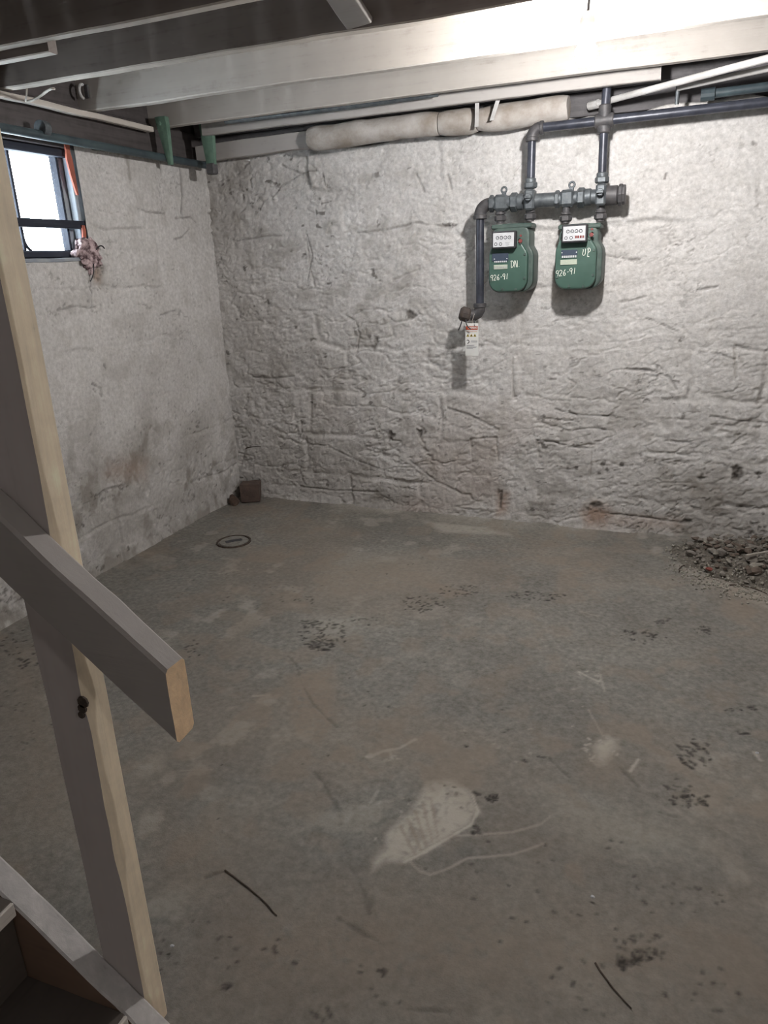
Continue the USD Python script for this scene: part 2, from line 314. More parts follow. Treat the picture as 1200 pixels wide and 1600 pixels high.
# ---- back wall (coordinates: x, z)
def p_back(px, py):
    y = 3.57
    for _ in range(3): p = at(px, py, 1, y); y = YB(p[0])
    return np.array([p[0], p[2]])
S = Surface(np.r_[np.arange(-2.44, .80, .0052), np.arange(.82, 3.3, .04)], np.linspace(-.02, 1.85, 356), p_back)
courses(S, [-.1, .17, .40, .66, .90, 1.17, 1.42, 1.66, 2.0], (.28, .58), 3, depth=.0045, jw=.022, offs=.006)
low = np.clip((1.05-S.V)/.5, 0, 1); left = np.clip((-.6-S.U)/.7, 0, 1); rgh = .35+.65*np.maximum(low, left)
S.h += (S.noise(3, 3, 1)-.5)*.028+(S.noise(11, 4, 2, (.8, 1.2))-.5)*.016*rgh
cre = np.abs(S.noise(9, 4, 4, (.6, 1.5))-.5); S.h -= np.clip(.035-cre, 0, 1)*.22*rgh*np.clip((S.noise(3.3, 2, 9)-.42)*6, 0, 1)
S.h += (S.noise(30, 4, 5)-.5)*.013*rgh
cre = np.abs(S.noise(17, 4, 18, (.6, 1.3))-.5); S.h -= np.clip(.03-cre, 0, 1)*.13*rgh*np.clip((S.noise(4.3, 2, 19)-.36)*6, 0, 1)
pit = S.noise(38, 2, 6, (.8, 1.2)); S.h -= np.clip(pit-.70, 0, .1)*.05*rgh
flake = S.noise(7, 4, 8); fl = np.clip((flake-.56)*60, 0, 1)*rgh; S.h -= fl*.0022
S.m[..., 1] = np.clip((S.noise(2.4, 5, 12)-.50)*2.6, 0, .5)*np.maximum(low, .8*left)+np.clip((.16-S.V)*3, 0, .22)
S.m[..., 1] += np.clip((S.noise(13, 4, 14)-.56)*4, 0, .4)*rgh*np.maximum(low, left)
S.m[..., 2] = np.clip((S.noise(1.7, 4, 15)-.5)*1.6, 0, .28)*np.clip((.75-S.V)/.6, 0, 1)
S.m[..., 0] = np.clip((S.noise(34, 3, 16, (.7, 1.3))-.715)*18, 0, .8)*rgh*np.clip((S.noise(4, 2, 17)-.40)*6, 0, 1)
hair = np.abs(S.noise(6.5, 5, 20, (.75, 1.5))-.5); S.m[..., 0] = np.maximum(S.m[..., 0], np.clip(.010-hair, 0, 1)*70*np.clip((S.noise(5, 2, 21)-.50)*7, 0, .8)*(.4+.6*rgh)); S.h -= np.clip(.012-hair, 0, 1)*.35*np.clip((S.noise(5, 2, 21)-.48)*7, 0, 1)
for l in [[(355, 372), (372, 378), (400, 372), (440, 369)], [(557, 360), (600, 355), (640, 352), (704, 348)], [(690, 348), (712, 347)], [(700, 636), (740, 650), (778, 672)], [(838, 688), (870, 692), (905, 700), (928, 700)],
          [(1095, 552), (1120, 555), (1148, 562)], [(1150, 540), (1175, 545), (1199, 547)], [(495, 265), (440, 290), (425, 312)], [(440, 258), (472, 276)], [(540, 490), (556, 500), (562, 520), (558, 545)], [(480, 370), (488, 400), (480, 440)],
          [(395, 590), (430, 592), (460, 588)], [(980, 576), (1020, 582), (1045, 590), (1058, 610)], [(930, 800), (1000, 808), (1070, 818)], [(470, 760), (520, 766), (590, 768)], [(480, 692), (520, 700), (560, 720), (600, 735)], [(640, 720), (680, 752), (720, 770)],
          [(1110, 652), (1150, 656), (1199, 660)], [(868, 640), (900, 648), (960, 650)], [(1040, 690), (1080, 692)], [(650, 276), (662, 300)], [(505, 270), (512, 300)], [(700, 268), (705, 290)], [(1090, 455), (1120, 452)], [(970, 470), (1010, 466)], [(945, 398), (1000, 406)], [(1010, 500), (1060, 520)]]:
    S.stroke(l, .0035, 0, .55, .007, .012)
for l in [[(735, 685), (738, 722)], [(775, 684), (778, 720)], [(735, 685), (775, 684)], [(925, 700), (922, 745)], [(840, 690), (842, 720)], [(478, 365), (484, 420), (492, 450)], [(800, 560), (802, 620)], [(1148, 545), (1150, 590)]]:
    S.stroke(l, .006, 1, .5, .006, .015)
S.blob([(736, 686), (774, 685), (776, 720), (740, 722)], 1, .45, .02, .03, .003, .3)
S.blob([(842, 694), (920, 702), (920, 745), (845, 738)], 1, .3, .02, .03, .002, .3)
for c in [(641, 492, 9, 5, 7, .008), (582, 535, 9, 12, 5, .009), (608, 678, 5, 10, 5, .010), (655, 675, 12, 9, 6, .008), (700, 347, 14, 2, 6, .006), (1150, 740, 7, 10, 16, .010), (1097, 748, 6, 5, 5, .007), (1075, 815, 8, 2, 6, .007),
          (1185, 742, 4, 5, 4, .007), (1085, 762, 25, 6, 7, .004), (1035, 735, 30, 14, 14, .004), (980, 720, 30, 14, 8, .004), (1100, 725, 35, 12, 12, .004), (930, 795, 14, 6, 9, .007), (780, 775, 3, 14, 8, .006), (510, 292, 3, 8, 5, .005), (498, 310, 3, 5, 3, .006), (590, 345, 4, 5, 3, .006),
          (1035, 280, 6, 4, 3, .005), (1180, 228, 3, 4, 3, .006), (960, 375, 3, 3, 2, .005), (1060, 385, 5, 3, 3, .005), (1100, 372, 30, 30, 8, .0035), (1065, 530, 4, 6, 4, .005), (470, 675, 10, 18, 12, .007), (385, 660, 10, 60, 26, .004), (430, 700, 30, 40, 24, .004), (450, 560, 60, 60, 26, .003), (620, 745, 60, 22, 20, .004), (1185, 830, 16, 20, 14, .008), (640, 600, 60, 60, 16, .003)]:
    S.specks(*c[:5], c[5], 0, .8, .004)
for b in [[(1143, 730), (1151, 726), (1160, 730), (1162, 742), (1155, 752), (1145, 750)], [(634, 487), (640, 484), (647, 492), (652, 495), (645, 500), (636, 498)], [(573, 521), (579, 522), (578, 531)], [(584, 522), (591, 524), (588, 533)], [(577, 538), (588, 536), (584, 545)], [(606, 669), (612, 672), (613, 688), (608, 684)], [(1180, 738), (1186, 736), (1187, 746)], [(650, 672), (662, 674), (658, 684)], [(1068, 812), (1080, 813), (1079, 819), (1070, 818)], [(690, 346), (702, 344), (704, 349), (694, 350)], [(920, 786), (936, 784), (944, 792), (926, 794)], [(780, 768), (785, 769), (783, 796), (779, 794)]]:
    S.blob(b, 0, .85, .005, .010, .007, .2)
S.blob([(908, 800), (925, 785), (945, 790), (960, 805), (945, 822), (915, 822)], 2, .8, .03, .05, .004, .5)
S.blob([(775, 768), (795, 770), (792, 800), (776, 806)], 2, .75, .02, .03, .005, .5)
S.blob([(950, 805), (1060, 812), (1060, 826), (940, 822)], 2, .4, .03, .06, 0, .5)
S.blob([(1080, 800), (1199, 790), (1199, 850), (1060, 845)], 1, .5, .06, .08, 0, .4)
S.blob([(390, 690), (480, 700), (560, 745), (640, 770), (640, 795), (400, 775)], 1, .42, .10, .10, 0, .4)
S.blob([(360, 460), (450, 470), (470, 560), (400, 620), (375, 580)], 1, .22, .12, .10, 0, .4)
S.blob([(350, 250), (480, 240), (500, 300), (370, 340)], 1, .3, .10, .10, 0, .4)
S.blob([(482, 235), (530, 235), (510, 243), (490, 243)], 0, .6, .01, .03, 0, .3)
S.h += np.exp(-np.clip(S.V, 0, 1)/.03)*.012
ztop = lambda x: 1.842+.028*(meshkit.fbm(np.stack([x*5, 0*x, 0*x], -1), 3, 41)-.35)*2
def w_back(U, V, h): return np.stack([U, YB(U)-h, V*(ztop(U)/1.85)], -1)
def top_back(e): return np.stack([e+np.array([0, .012, .006]), e+np.array([0, .05, .008]), e+np.array([0, .26, .008])])
me, mk = S.mesh(w_back, top_back)
wall_back = thing('wall_back', 'whitewashed rough stone wall carrying the gas meters', 'wall', kind='structure')
obj('masonry', me, M_wall, wall_back, smooth=True, marks=mk)
obj('backing', bx((-2.7, 3.70, -.2), (3.4, 3.95, 2.3)), M_darkx, wall_back)

# ---- left wall (coordinates: y, z), with the window opening
XL = -2.38
WY0, WY1, WZ0, WZ1 = 1.86, 2.675, 1.365, 1.80
def p_left(px, py): p = at(px, py, 0, XL); return np.array([p[1], p[2]])
S = Surface(np.r_[np.arange(-2.3, 1.2, .05), np.arange(1.2, 3.70, .0055)], np.linspace(-.02, 1.83, 337), p_left)
courses(S, [-.1, .2, .47, .72, 1.0, 1.25, 1.5, 1.9], (.3, .6), 8, depth=.005, jw=.014, offs=.004)
low = np.clip((.75-S.V)/.5, 0, 1); rgh = .3+.7*low
S.h += (S.noise(2.6, 3, 31)-.5)*.024+(S.noise(10, 4, 32)-.5)*.012*rgh+(S.noise(34, 4, 35)-.5)*.011*rgh
cre = np.abs(S.noise(8, 4, 34, (.7, 1.4))-.5); S.h -= np.clip(.03-cre, 0, 1)*.16*rgh*np.clip((S.noise(3.3, 2, 39)-.45)*6, 0, 1)
S.m[..., 1] = np.clip((S.noise(4, 6, 42)-.44)*4.5, 0, .8)*np.clip((.66-S.V)/.35, 0, 1)+np.clip((.1-S.V)*3, 0, .25)
S.m[..., 1] += np.clip((S.noise(16, 4, 44)-.54)*4, 0, .5)*low
S.m[..., 0] = np.clip((S.noise(40, 3, 46, (.7, 1.3))-.71)*18, 0, .75)*(.5+.5*low)*np.clip((S.noise(4, 2, 47)-.42)*6, 0, 1)
hair = np.abs(S.noise(6.5, 5, 50, (.8, 1.5))-.5); S.m[..., 0] = np.maximum(S.m[..., 0], np.clip(.010-hair, 0, 1)*60*np.clip((S.noise(5, 2, 51)-.50)*7, 0, .7)); S.h -= np.clip(.012-hair, 0, 1)*.3*np.clip((S.noise(5, 2, 51)-.48)*7, 0, 1)
S.m[..., 1] += np.clip((S.noise(24, 5, 52, (1, .6))-.52)*6, 0, .65)*np.clip((.95-S.V)/.5, .12, 1)*np.clip((S.noise(3.5, 3, 54)-.38)*5, 0, 1)+np.clip((S.noise(9, 5, 53)-.58)*2.5, 0, .25)
for l in [[(160, 768), (175, 762), (195, 758)], [(150, 775), (162, 768)], [(275, 338), (298, 336), (306, 345)], [(325, 330), (340, 332), (345, 345)], [(215, 322), (240, 330), (258, 334)], [(272, 372), (285, 368), (296, 355)], [(145, 600), (158, 605), (160, 618)], [(164, 570), (167, 576)],
          [(90, 482), (110, 478), (150, 480)], [(250, 490), (275, 485)], [(215, 470), (230, 474)], [(140, 420), (143, 440), (144, 480)], [(245, 215), (250, 235), (252, 270)]]:
    S.stroke(l, .004, 0, .6, .007, .012)
S.stroke([(282, 262), (285, 290), (284, 330)], .012, 0, .5, .006, .02)
S.stroke([(198, 238), (202, 262), (204, 275)], .014, 1, .8, .002, .02)
for c in [(155, 425, 10, 14, 24, .005), (160, 470, 22, 25, 30, .003), (150, 605, 8, 5, 6, .005), (90, 490, 22, 22, 30, .003), (152, 612, 8, 8, 8, .004), (240, 560, 80, 60, 50, .003), (200, 450, 60, 40, 30, .003), (185, 700, 60, 50, 60, .003), (160, 775, 26, 8, 20, .006), (195, 762, 10, 3, 8, .006),
          (253, 808, 6, 4, 7, .007), (300, 775, 5, 10, 7, .006), (290, 785, 7, 7, 6, .005), (180, 390, 20, 10, 10, .004), (300, 290, 50, 40, 20, .003), (130, 800, 20, 30, 24, .004), (255, 670, 60, 25, 40, .003), (300, 650, 40, 30, 30, .003), (10, 925, 16, 18, 26, .005)]:
    S.specks(*c[:5], c[5], 0, .75, .003)
S.blob([(172, 722), (205, 715), (232, 720), (228, 745), (190, 750), (165, 742)], 2, .42, .04, .05, .002, .4)
S.blob([(172, 722), (205, 715), (232, 720), (228, 745), (190, 750), (165, 742)], 1, .5, .04, .05, .002, .5)
S.blob([(145, 415), (165, 412), (163, 450), (150, 440)], 1, .8, .02, .04, .003, .4)
S.blob([(148, 420), (158, 418), (158, 445), (151, 440)], 2, .7, .02, .03, .003, .4)
for b in [[(285, 660), (330, 650), (325, 700), (300, 720), (290, 750), (270, 740)], [(120, 790), (170, 780), (230, 790), (240, 830), (180, 870), (150, 880)], [(215, 640), (235, 620), (240, 700), (225, 700)], [(240, 770), (310, 755), (360, 765), (300, 800), (230, 830)]]:
    S.blob(b, 1, .6, .06, .07, .001, .5)
S.h += np.exp(-np.clip(S.V, 0, 1)/.03)*.012
ztl = lambda y: 1.812+.03*(meshkit.fbm(np.stack([y*5, 0*y, 0*y], -1), 3, 51)-.4)*2
def w_left(U, V, h):
    near = np.clip(np.maximum(np.maximum(WY0-U, U-WY1), np.maximum(WZ0-V, V-WZ1))/.04, 0, 1)
    return np.stack([XL+h*(.4+.6*near), U, V*(ztl(U)/1.83)], -1)
def keep(s):
    uc, vc = (s.u[1:]+s.u[:-1])/2, (s.v[1:]+s.v[:-1])/2
    k = ~((uc[None] > WY0) & (uc[None] < WY1) & (vc[:, None] > WZ0))
    return np.concatenate([k, np.repeat(k[-1:], 2, 0)], 0)
def top_left(e): return np.stack([e+np.array([-.012, 0, .006]), e+np.array([-.26, 0, .008])])
me, mk = S.mesh(w_left, top_left, keep)
wall_left = thing('wall_left', 'whitewashed side wall with the small basement window', 'wall', kind='structure')
obj('masonry', me, M_wall, wall_left, smooth=True, marks=mk)
x0, x1 = -2.49, XL-.022
obj('backing', bx((x0, -2.5, -.2), (x1, 3.8, WZ0)), M_jamb, wall_left)
obj('window_reveal', bx((x0, -2.5, WZ0), (x1, WY0, 1.80)), M_jamb, wall_left)
obj('window_reveal', bx((x0, WY1, WZ0), (x1, 3.8, 1.80)), M_jamb, wall_left)
obj('lintel', beam((-2.52, -2.5, 1.885), (-2.52, 3.75, 1.885), .26, .17, (1, 0, 0), (0, 0, 1), rough=.004), M_dark, wall_left)
obj('rim_board', bx((-2.75, -2.5, 1.97), (-2.40, 3.95, 2.3)), M_dark, wall_left)

# ---- floor (coordinates: x, y)
def p_floor(px, py): p = at(px, py, 2, 0.); return np.array([p[0], p[1]])
S = Surface(np.r_[np.arange(-2.5, .95, .0045), np.arange(1.0, 3.3, .05)], np.r_[np.arange(-2.3, .45, .05), np.arange(.46, 2.2, .0042), np.arange(2.2, 3.66, .0062)], p_floor)
S.h += (S.noise(1.3, 3, 61)-.5)*.02+(S.noise(7, 4, 62)-.5)*.004+(S.noise(40, 3, 63)-.5)*.0012
edge = np.maximum(np.exp(-np.clip(YB(S.U)-S.V, 0, 9)/.045), .6*np.exp(-np.clip(S.U-XL, 0, 9)/.03)); S.h += edge*.022
S.m[..., 1] = np.clip((S.noise(14, 6, 64)-.57)*3, 0, .3)*np.clip((S.noise(2.2, 3, 65)-.42)*4, 0, 1)
S.m[..., 1] += np.exp(-np.clip(YB(S.U)-S.V, 0, 9)/.07)*.45*np.clip((S.noise(6, 3, 66)-.25)*2.4, 0, 1)*np.clip((S.U+2.2)*1.5, 0, 1)
S.m[..., 2] = np.clip((S.noise(1.9, 6, 67)-.50)*2.2, 0, .32)+np.clip((S.noise(9, 6, 70)-.55)*3, 0, .3)
S.m[..., 0] = np.clip((S.noise(55, 2, 68)-.80)*14, 0, .6)*np.clip((S.noise(2.5, 2, 69)-.40)*5, 0, 1)
# worn pale patches, warm ones, and a browner tone over the near floor
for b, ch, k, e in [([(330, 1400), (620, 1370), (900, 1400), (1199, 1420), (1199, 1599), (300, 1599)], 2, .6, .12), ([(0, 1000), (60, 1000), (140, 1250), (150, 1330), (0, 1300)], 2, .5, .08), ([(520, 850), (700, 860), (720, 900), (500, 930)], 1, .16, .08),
    ([(500, 880), (640, 865), (700, 890), (640, 925), (520, 945), (480, 920)], 2, .55, .10), ([(445, 1050), (520, 1035), (530, 1120), (500, 1165), (450, 1140)], 2, .75, .03), ([(455, 1140), (490, 1130), (480, 1155)], 1, .35, .012),
                    ([(210, 1190), (245, 1175), (255, 1195), (215, 1212)], 1, .38, .02), ([(640, 1440), (720, 1445), (805, 1462), (800, 1480), (700, 1475), (620, 1460)], 2, .6, .03), ([(770, 1465), (800, 1455), (808, 1472), (780, 1480)], 1, .25, .01),
                    ([(250, 1280), (380, 1260), (400, 1380), (300, 1420), (240, 1380)], 2, .45, .06), ([(900, 1180), (960, 1150), (1000, 1200), (960, 1240), (900, 1220)], 2, .5, .05), ([(925, 1160), (950, 1145), (968, 1150), (955, 1180), (935, 1190)], 1, .75, .015),
                    ([(840, 1220), (900, 1235), (1060, 1290), (1100, 1330), (980, 1330), (880, 1290)], 1, .22, .05), ([(470, 960), (500, 955), (560, 960), (540, 990), (490, 985)], 1, .3, .05), ([(660, 810), (760, 820), (800, 832), (690, 828)], 1, .5, .02), ([(520, 782), (600, 790), (660, 800), (600, 800)], 1, .5, .02),
                    ([(1060, 880), (1110, 900), (1199, 925), (1199, 945), (1120, 915)], 1, .4, .03), ([(290, 1230), (420, 1200), (440, 1260), (320, 1330)], 1, .10, .05)]:
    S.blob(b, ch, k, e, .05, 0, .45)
S.blob([(667, 1217), (705, 1212), (735, 1230), (747, 1260), (735, 1282), (700, 1305), (662, 1327), (632, 1342), (600, 1342), (582, 1357), (580, 1340), (602, 1320), (600, 1297), (645, 1260), (655, 1240)], 1, .72, .010, .022, 0, .6)
S.blob([(690, 1225), (730, 1232), (742, 1262), (705, 1295), (672, 1290), (690, 1255)], 1, .6, .02, .03, 0, .4)
S.stroke([(738, 1236), (747, 1262), (735, 1283), (700, 1304), (662, 1326), (632, 1341)], .006, 1, .8, 0, .008)
for o in range(5): S.stroke([(648+o*9, 1330-o*7), (625+o*12, 1285-o*11)], .0035, 2, .6, 0, .006)
for l, w, k in [([(662, 1304), (720, 1300), (800, 1295), (845, 1283), (862, 1268)], .0022, .55), ([(638, 1338), (655, 1356), (672, 1362), (700, 1352), (730, 1336), (800, 1330), (850, 1313)], .0026, .6), ([(575, 1177), (600, 1168), (625, 1163), (648, 1150)], .008, .75), ([(608, 1166), (613, 1180)], .005, .6),
                ([(985, 1200), (998, 1182)], .005, .7), ([(905, 1045), (935, 1060)], .006, .5), ([(920, 1105), (945, 1150)], .002, .5), ([(938, 1050), (945, 1075)], .002, .5), ([(280, 1198), (330, 1196)], .003, .35), ([(905, 950), (935, 958)], .003, .4), ([(590, 1230), (560, 1280)], .004, .3), ([(395, 1082), (420, 1080)], .007, .4), ([(1180, 1170), (1188, 1182)], .008, .6)]:
    S.stroke(l, w, 1, k, 0, w*1.5)
for l in [[(490, 1200), (503, 1215), (515, 1238), (530, 1262)], [(545, 1345), (560, 1370), (573, 1400), (577, 1422)], [(462, 1035), (470, 1060), (490, 1095), (525, 1130)], [(590, 1560), (640, 1570), (700, 1575)], [(470, 975), (490, 962)], [(860, 1180), (890, 1210)], [(320, 1365), (350, 1355)], [(530, 1430), (600, 1470)], [(450, 1020), (470, 1040)], [(965, 1190), (985, 1210), (1000, 1225)], [(1030, 1263), (1055, 1270)]]:
    S.stroke(l, .0028, 0, .42, .002, .022)
for c in [(505, 985, 40, 22, 60, .007), (480, 970, 14, 6, 16, .009), (500, 1003, 20, 8, 22, .010), (470, 935, 30, 10, 8, .006), (560, 965, 30, 8, 12, .005), (660, 940, 36, 14, 40, .006), (715, 918, 34, 10, 40, .005), (840, 928, 50, 8, 36, .006), (1040, 965, 14, 6, 9, .007), (1010, 990, 40, 14, 16, .006), (985, 982, 10, 5, 8, .007), (1100, 978, 14, 8, 14, .006),
          (1085, 1175, 30, 20, 22, .0075), (1090, 1160, 20, 12, 9, .007), (1080, 1245, 36, 10, 28, .006), (1065, 1222, 24, 12, 26, .0045), (770, 1240, 10, 6, 16, .005), (745, 1235, 3, 3, 3, .008), (745, 1292, 7, 8, 6, .007), (820, 1184, 4, 3, 3, .008), (842, 1178, 6, 2, 3, .006), (728, 1160, 3, 2, 2, .005), (1000, 1475, 45, 26, 44, .0035), (985, 1495, 20, 6, 22, .006), (1005, 1485, 24, 8, 14, .005),
          (975, 1500, 10, 5, 9, .007), (850, 1470, 140, 60, 26, .003), (1050, 1400, 80, 30, 30, .003), (420, 1470, 20, 14, 5, .006), (600, 1510, 8, 6, 3, .007), (352, 1535, 6, 4, 5, .006), (520, 1540, 120, 50, 24, .003), (300, 1480, 80, 50, 30, .003), (430, 900, 80, 40, 26, .0035), (320, 920, 60, 30, 20, .003), (690, 1240, 60, 30, 14, .003), (1180, 1100, 6, 4, 5, .008), (1150, 1105, 20, 4, 4, .006), (1160, 1140, 10, 3, 5, .007), (300, 1010, 12, 16, 10, .006), (720, 1030, 200, 120, 46, .003), (850, 1350, 200, 60, 30, .003), (60, 1100, 70, 60, 60, .004), (40, 1010, 40, 30, 30, .007), (1100, 1540, 80, 40, 20, .003), (900, 1560, 60, 30, 12, .003)]:
    S.specks(*c[:5], c[5], 0, .92, .0006)
for c in [(940, 1165, 30, 24, 26, .005), (920, 1055, 26, 14, 18, .004), (600, 1175, 30, 10, 14, .004), (640, 1280, 60, 60, 30, .003), (700, 900, 200, 60, 24, .003), (850, 1120, 160, 80, 26, .003), (400, 870, 60, 20, 14, .004)]:
    S.specks(*c[:5], c[5], 1, .7, 0.)
def w_floor(U, V, h): return np.stack([U, V, h-.012], -1)
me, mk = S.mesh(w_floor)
FLOOR = S
def fz(x, y):
    i = int(np.clip(np.searchsorted(FLOOR.v, y), 0, len(FLOOR.v)-1)); j = int(np.clip(np.searchsorted(FLOOR.u, x), 0, len(FLOOR.u)-1)); return FLOOR.h[i, j]-.012
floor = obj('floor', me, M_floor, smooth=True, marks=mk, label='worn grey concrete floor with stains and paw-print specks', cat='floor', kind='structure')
tag(floor, 'worn stained grey concrete basement floor')
obj('wall_right', bx((2.1, -2.4, -.1), (2.3, 3.9, 2.14)), M_wall, label='plain whitewashed wall out of view on the right', cat='wall', kind='structure')
obj('wall_front', bx((-2.6, -1.5, -.1), (3.4, -1.3, 2.14)), M_wall, label='plain whitewashed wall behind the viewer', cat='wall', kind='structure')

# ------------------------------------------------------------------ ceiling: floorboards on joists along x
ceiling = thing('ceiling', 'open joists with floorboards above them', 'ceiling', kind='structure')
g = np.random.default_rng(5); y = -2.3
x = -2.6
while x < 3.3:
    w = .135; obj('floorboard', bx((x+.002, -2.4, 2.14), (x+w-.002, 3.9, 2.165+g.uniform(0, .002))), M_plank, ceiling); x += w
JZ = 1.95
J = {1: (1.918, .038), 2: (2.293, .046), 3: (2.762, .042), 4: (3.222, .042)}
ys = [J[k] for k in (4, 3, 2, 1)]+[(1.918-.42*k, .042) for k in range(1, 10)]
for k, (y0, w) in enumerate(ys):
    obj('joist', beam((-2.40, y0+w/2, JZ+.095), (3.2, y0+w/2, JZ+.095), w, .19, (0, 1, 0), (0, 0, 1), r=.004, n=120, rough=.005, freq=3., seed=k), M_joist_lit if k < 2 else M_joist_shaded, ceiling)
# cleat under the first joist's left end, bridging strut, ledger near the lamp
a, b = at(0, 90, 1, 1.985), at(86, 74, 1, 1.985)
obj('cleat', beam((-2.38, 1.975, 1.952), (b[0], 1.975, 1.952), .035, .05, (0, 1, 0), (0, 0, 1), n=16, rough=.003), M_joist_shaded, ceiling)
a, b = at(556, 20, 1, 2.26), at(505, -25, 1, 2.0)
def strut(a, b, w, t):
    d = (b-a)/np.linalg.norm(b-a); s = np.array([1., 0, 0]); s -= d*(s@d); s /= np.linalg.norm(s)
    return beam(a, b, w, t, s, np.cross(d, s), n=24, rough=.004, seed=9, r=.006, edge=4)
obj('bridging_strut', strut(np.array([a[0], 2.285, 1.965]), np.array([a[0]-.05, 1.962, 2.125]), .085, .022), M_white_wood, ceiling, label='pale diagonal bridging strut with a worn rounded end')
a, b = at(640, 58, 1, 2.45), at(850, 12, 1, 2.45)
obj('ledger_board', beam((a[0]-.25, 2.352, 2.035), (b[0], 2.352, 2.035), .028, .13, (0, 1, 0), (0, 0, 1), n=30, rough=.003), M_white_wood, ceiling)

# sill timbers and pipes above the back wall
sill = thing('sill_beam', 'dark timber sill lying on top of the whitewashed back wall', 'beam', (0, 0, 0))
obj('timber', beam((-2.42, 3.68, 1.905), (2.1, 3.59, 1.905), .13, .095, (0, 1, 0), (0, 0, 1), n=80, rough=.006, freq=4), M_darkx, sill)
obj('header_board', beam((-2.38, 3.58, 2.02), (2.1, 3.50, 2.02), .04, .14, (0, 1, 0), (0, 0, 1), n=80, rough=.004, freq=4), M_darkx, sill)
a, b = at(336, 222, 1, 3.56), at(478, 205, 1, 3.52)
obj('sill_board', beam((-2.36, 3.545, 1.868), (a[0]+.58, 3.525, 1.878), .04, .075, (0, 1, 0), (0, 0, 1), n=24, rough=.005), M_white_wood, label='short white-painted board on the wall top left of the lagged pipe', cat='board')
a, b = at(345, 203, 1, 3.40), at(757, 152, 1, 3.40)
obj('ledger_board', beam((a[0]-.1, 3.40, 1.955), (b[0]+.7, 3.37, 1.955), .03, .06, (0, 1, 0), (0, 0, 1), n=40, rough=.004), M_white_wood, label='long white board running above the lagged pipe under the joists', cat='board')
a, b = at(352, 190, 1, 3.31), at(684, 146, 1, 3.31)
obj('steel_conduit', tube(curve([(a[0], 3.31, a[2]), ((a[0]+b[0])/2, 3.31, (a[2]+b[2])/2-.004), (b[0], 3.31, b[2])]), .013), M_galv, label='grey conduit ending in mid-run between joist and lagged pipe', cat='conduit')
# lagged pipe: lumpy sections with joints
lag = thing('lagged_pipe', 'thick white lagged pipe running along the top of the back wall', 'pipe')
ca, cb = at(480, 215, 1, 3.47), at(850, 160, 1, 3.45)
xs = [ca[0], at(684, 195, 1, 3.46)[0], at(744, 186, 1, 3.46)[0], cb[0]+.1]
for k in range(3):
    t = np.linspace(xs[k]+.002, xs[k+1]-.002, max(8, int((xs[k+1]-xs[k])/.02)))
    p = np.stack([t, 3.494-.01*(t-xs[0]), 1.878+.004*np.sin(t*9)], 1)
    r = .052+.006*(meshkit.fbm(np.stack([t*7, 0*t+k, 0*t], 1), 3, 71)-.5)*2; r[[0, -1]] *= .86; r[[1, -2]] *= .97
    m = tube(p, r, 20); v = m.vertices; m.vertices = v+(np.stack([meshkit.fbm(v*9+5*q, 3, 72+q)-.5 for q in range(3)], 1))*.014
    obj('lagging', m, M_lag, lag)
for px_, dz in ((747, 0), (781, .006)):
    c = at(px_, 184, 1, 3.42)
    s0 = np.array([c[0], 3.405, 1.945]); s1 = np.array([c[0]+(0.0 if dz == 0 else -.03), 3.398, 1.835+dz*3])
    obj('pipe_hanger', beam(s0, s1, .018, .006, (1, 0, 0), (0, 1, 0), n=8, rough=.001, r=.001), M_conduit, lag, label='white strap hanger')
# right-hand conduits
c1 = thing('white_conduit', 'white-painted conduit slanting from the meter riser towards the right edge', 'conduit')
obj('tube', tube(curve([(-.40, 3.52, 1.887), (.22, 3.13, 1.905), (.9, 2.72, 1.92)]), .0125), M_conduit, c1)
obj('coupling', tube(curve([(-.40, 3.52, 1.887), (-.36, 3.495, 1.888)], 4), .017), M_conduit, c1)
c2 = thing('white_conduit', 'shorter white-painted conduit just below and right of the slanting one', 'conduit')
obj('tube', tube(curve([(-.055, 3.40, 1.895), (.25, 3.26, 1.90), (1.0, 2.93, 1.91)]), .011), M_conduit, c2)
obj('strap', tube(curve([(-.055, 3.40, 1.91), (-.055, 3.41, 1.84)], 4), .008), M_galv, c2)
c3 = thing('blue_grey_pipe', 'blue-grey pipe high at the right edge along the wall top', 'pipe')
obj('tube', tube(curve([(.03, 3.44, 1.868), (.5, 3.42, 1.872), (1.6, 3.36, 1.872)]), .017), M_teal, c3)
obj('coupling', tube(curve([(.03, 3.44, 1.868), (.08, 3.438, 1.868)], 4), .024), M_teal, c3)

# ------------------------------------------------------------------ gas piping, meters, tag
gas = thing('gas_piping', 'black gas pipework with grey header and two risers above the green meters', 'pipe')
PY = 3.44
c = at(750, 400, 1, PY); DX = c[0]
zt, zb = at(750, 318, 1, PY)[2], at(750, 480, 1, PY)[2]
ZM = at(862, 312, 1, PY)[2]
obj('drop_pipe', tube(curve([(DX, PY, zb), (DX, PY, ZM-.045)], 6), .0185, 20), M_pipe, gas)
th = np.radians(np.linspace(180, 90, 9))
obj('elbow', cat_(tube(np.stack([DX+.045+.045*np.cos(th), 0*th+PY, ZM-.045+.045*np.sin(th)], 1), .0265, 20), disc(.031, .018, 'z', 20, (DX, PY, ZM-.052)), disc(.031, .018, 'x', 20, (DX+.052, PY, ZM))), M_iron, gas)
XR = at(972, 303, 1, PY)[0]
obj('header_pipe', tube(curve([(DX+.05, PY, ZM), (XR-.02, PY, ZM)], 6), .029, 24), M_galv, gas)
obj('end_cap', cat_(tube([(XR-.075, PY, ZM), (XR-.06, PY, ZM), (XR-.02, PY, ZM), (XR-.012, PY, ZM)], [.034, .039, .039, .030], 24), disc(.043, .016, 'x', 8, (XR-.006, PY, ZM)), disc(.039, .02, 'x', 8, (XR+.004, PY, ZM))), M_iron, gas)
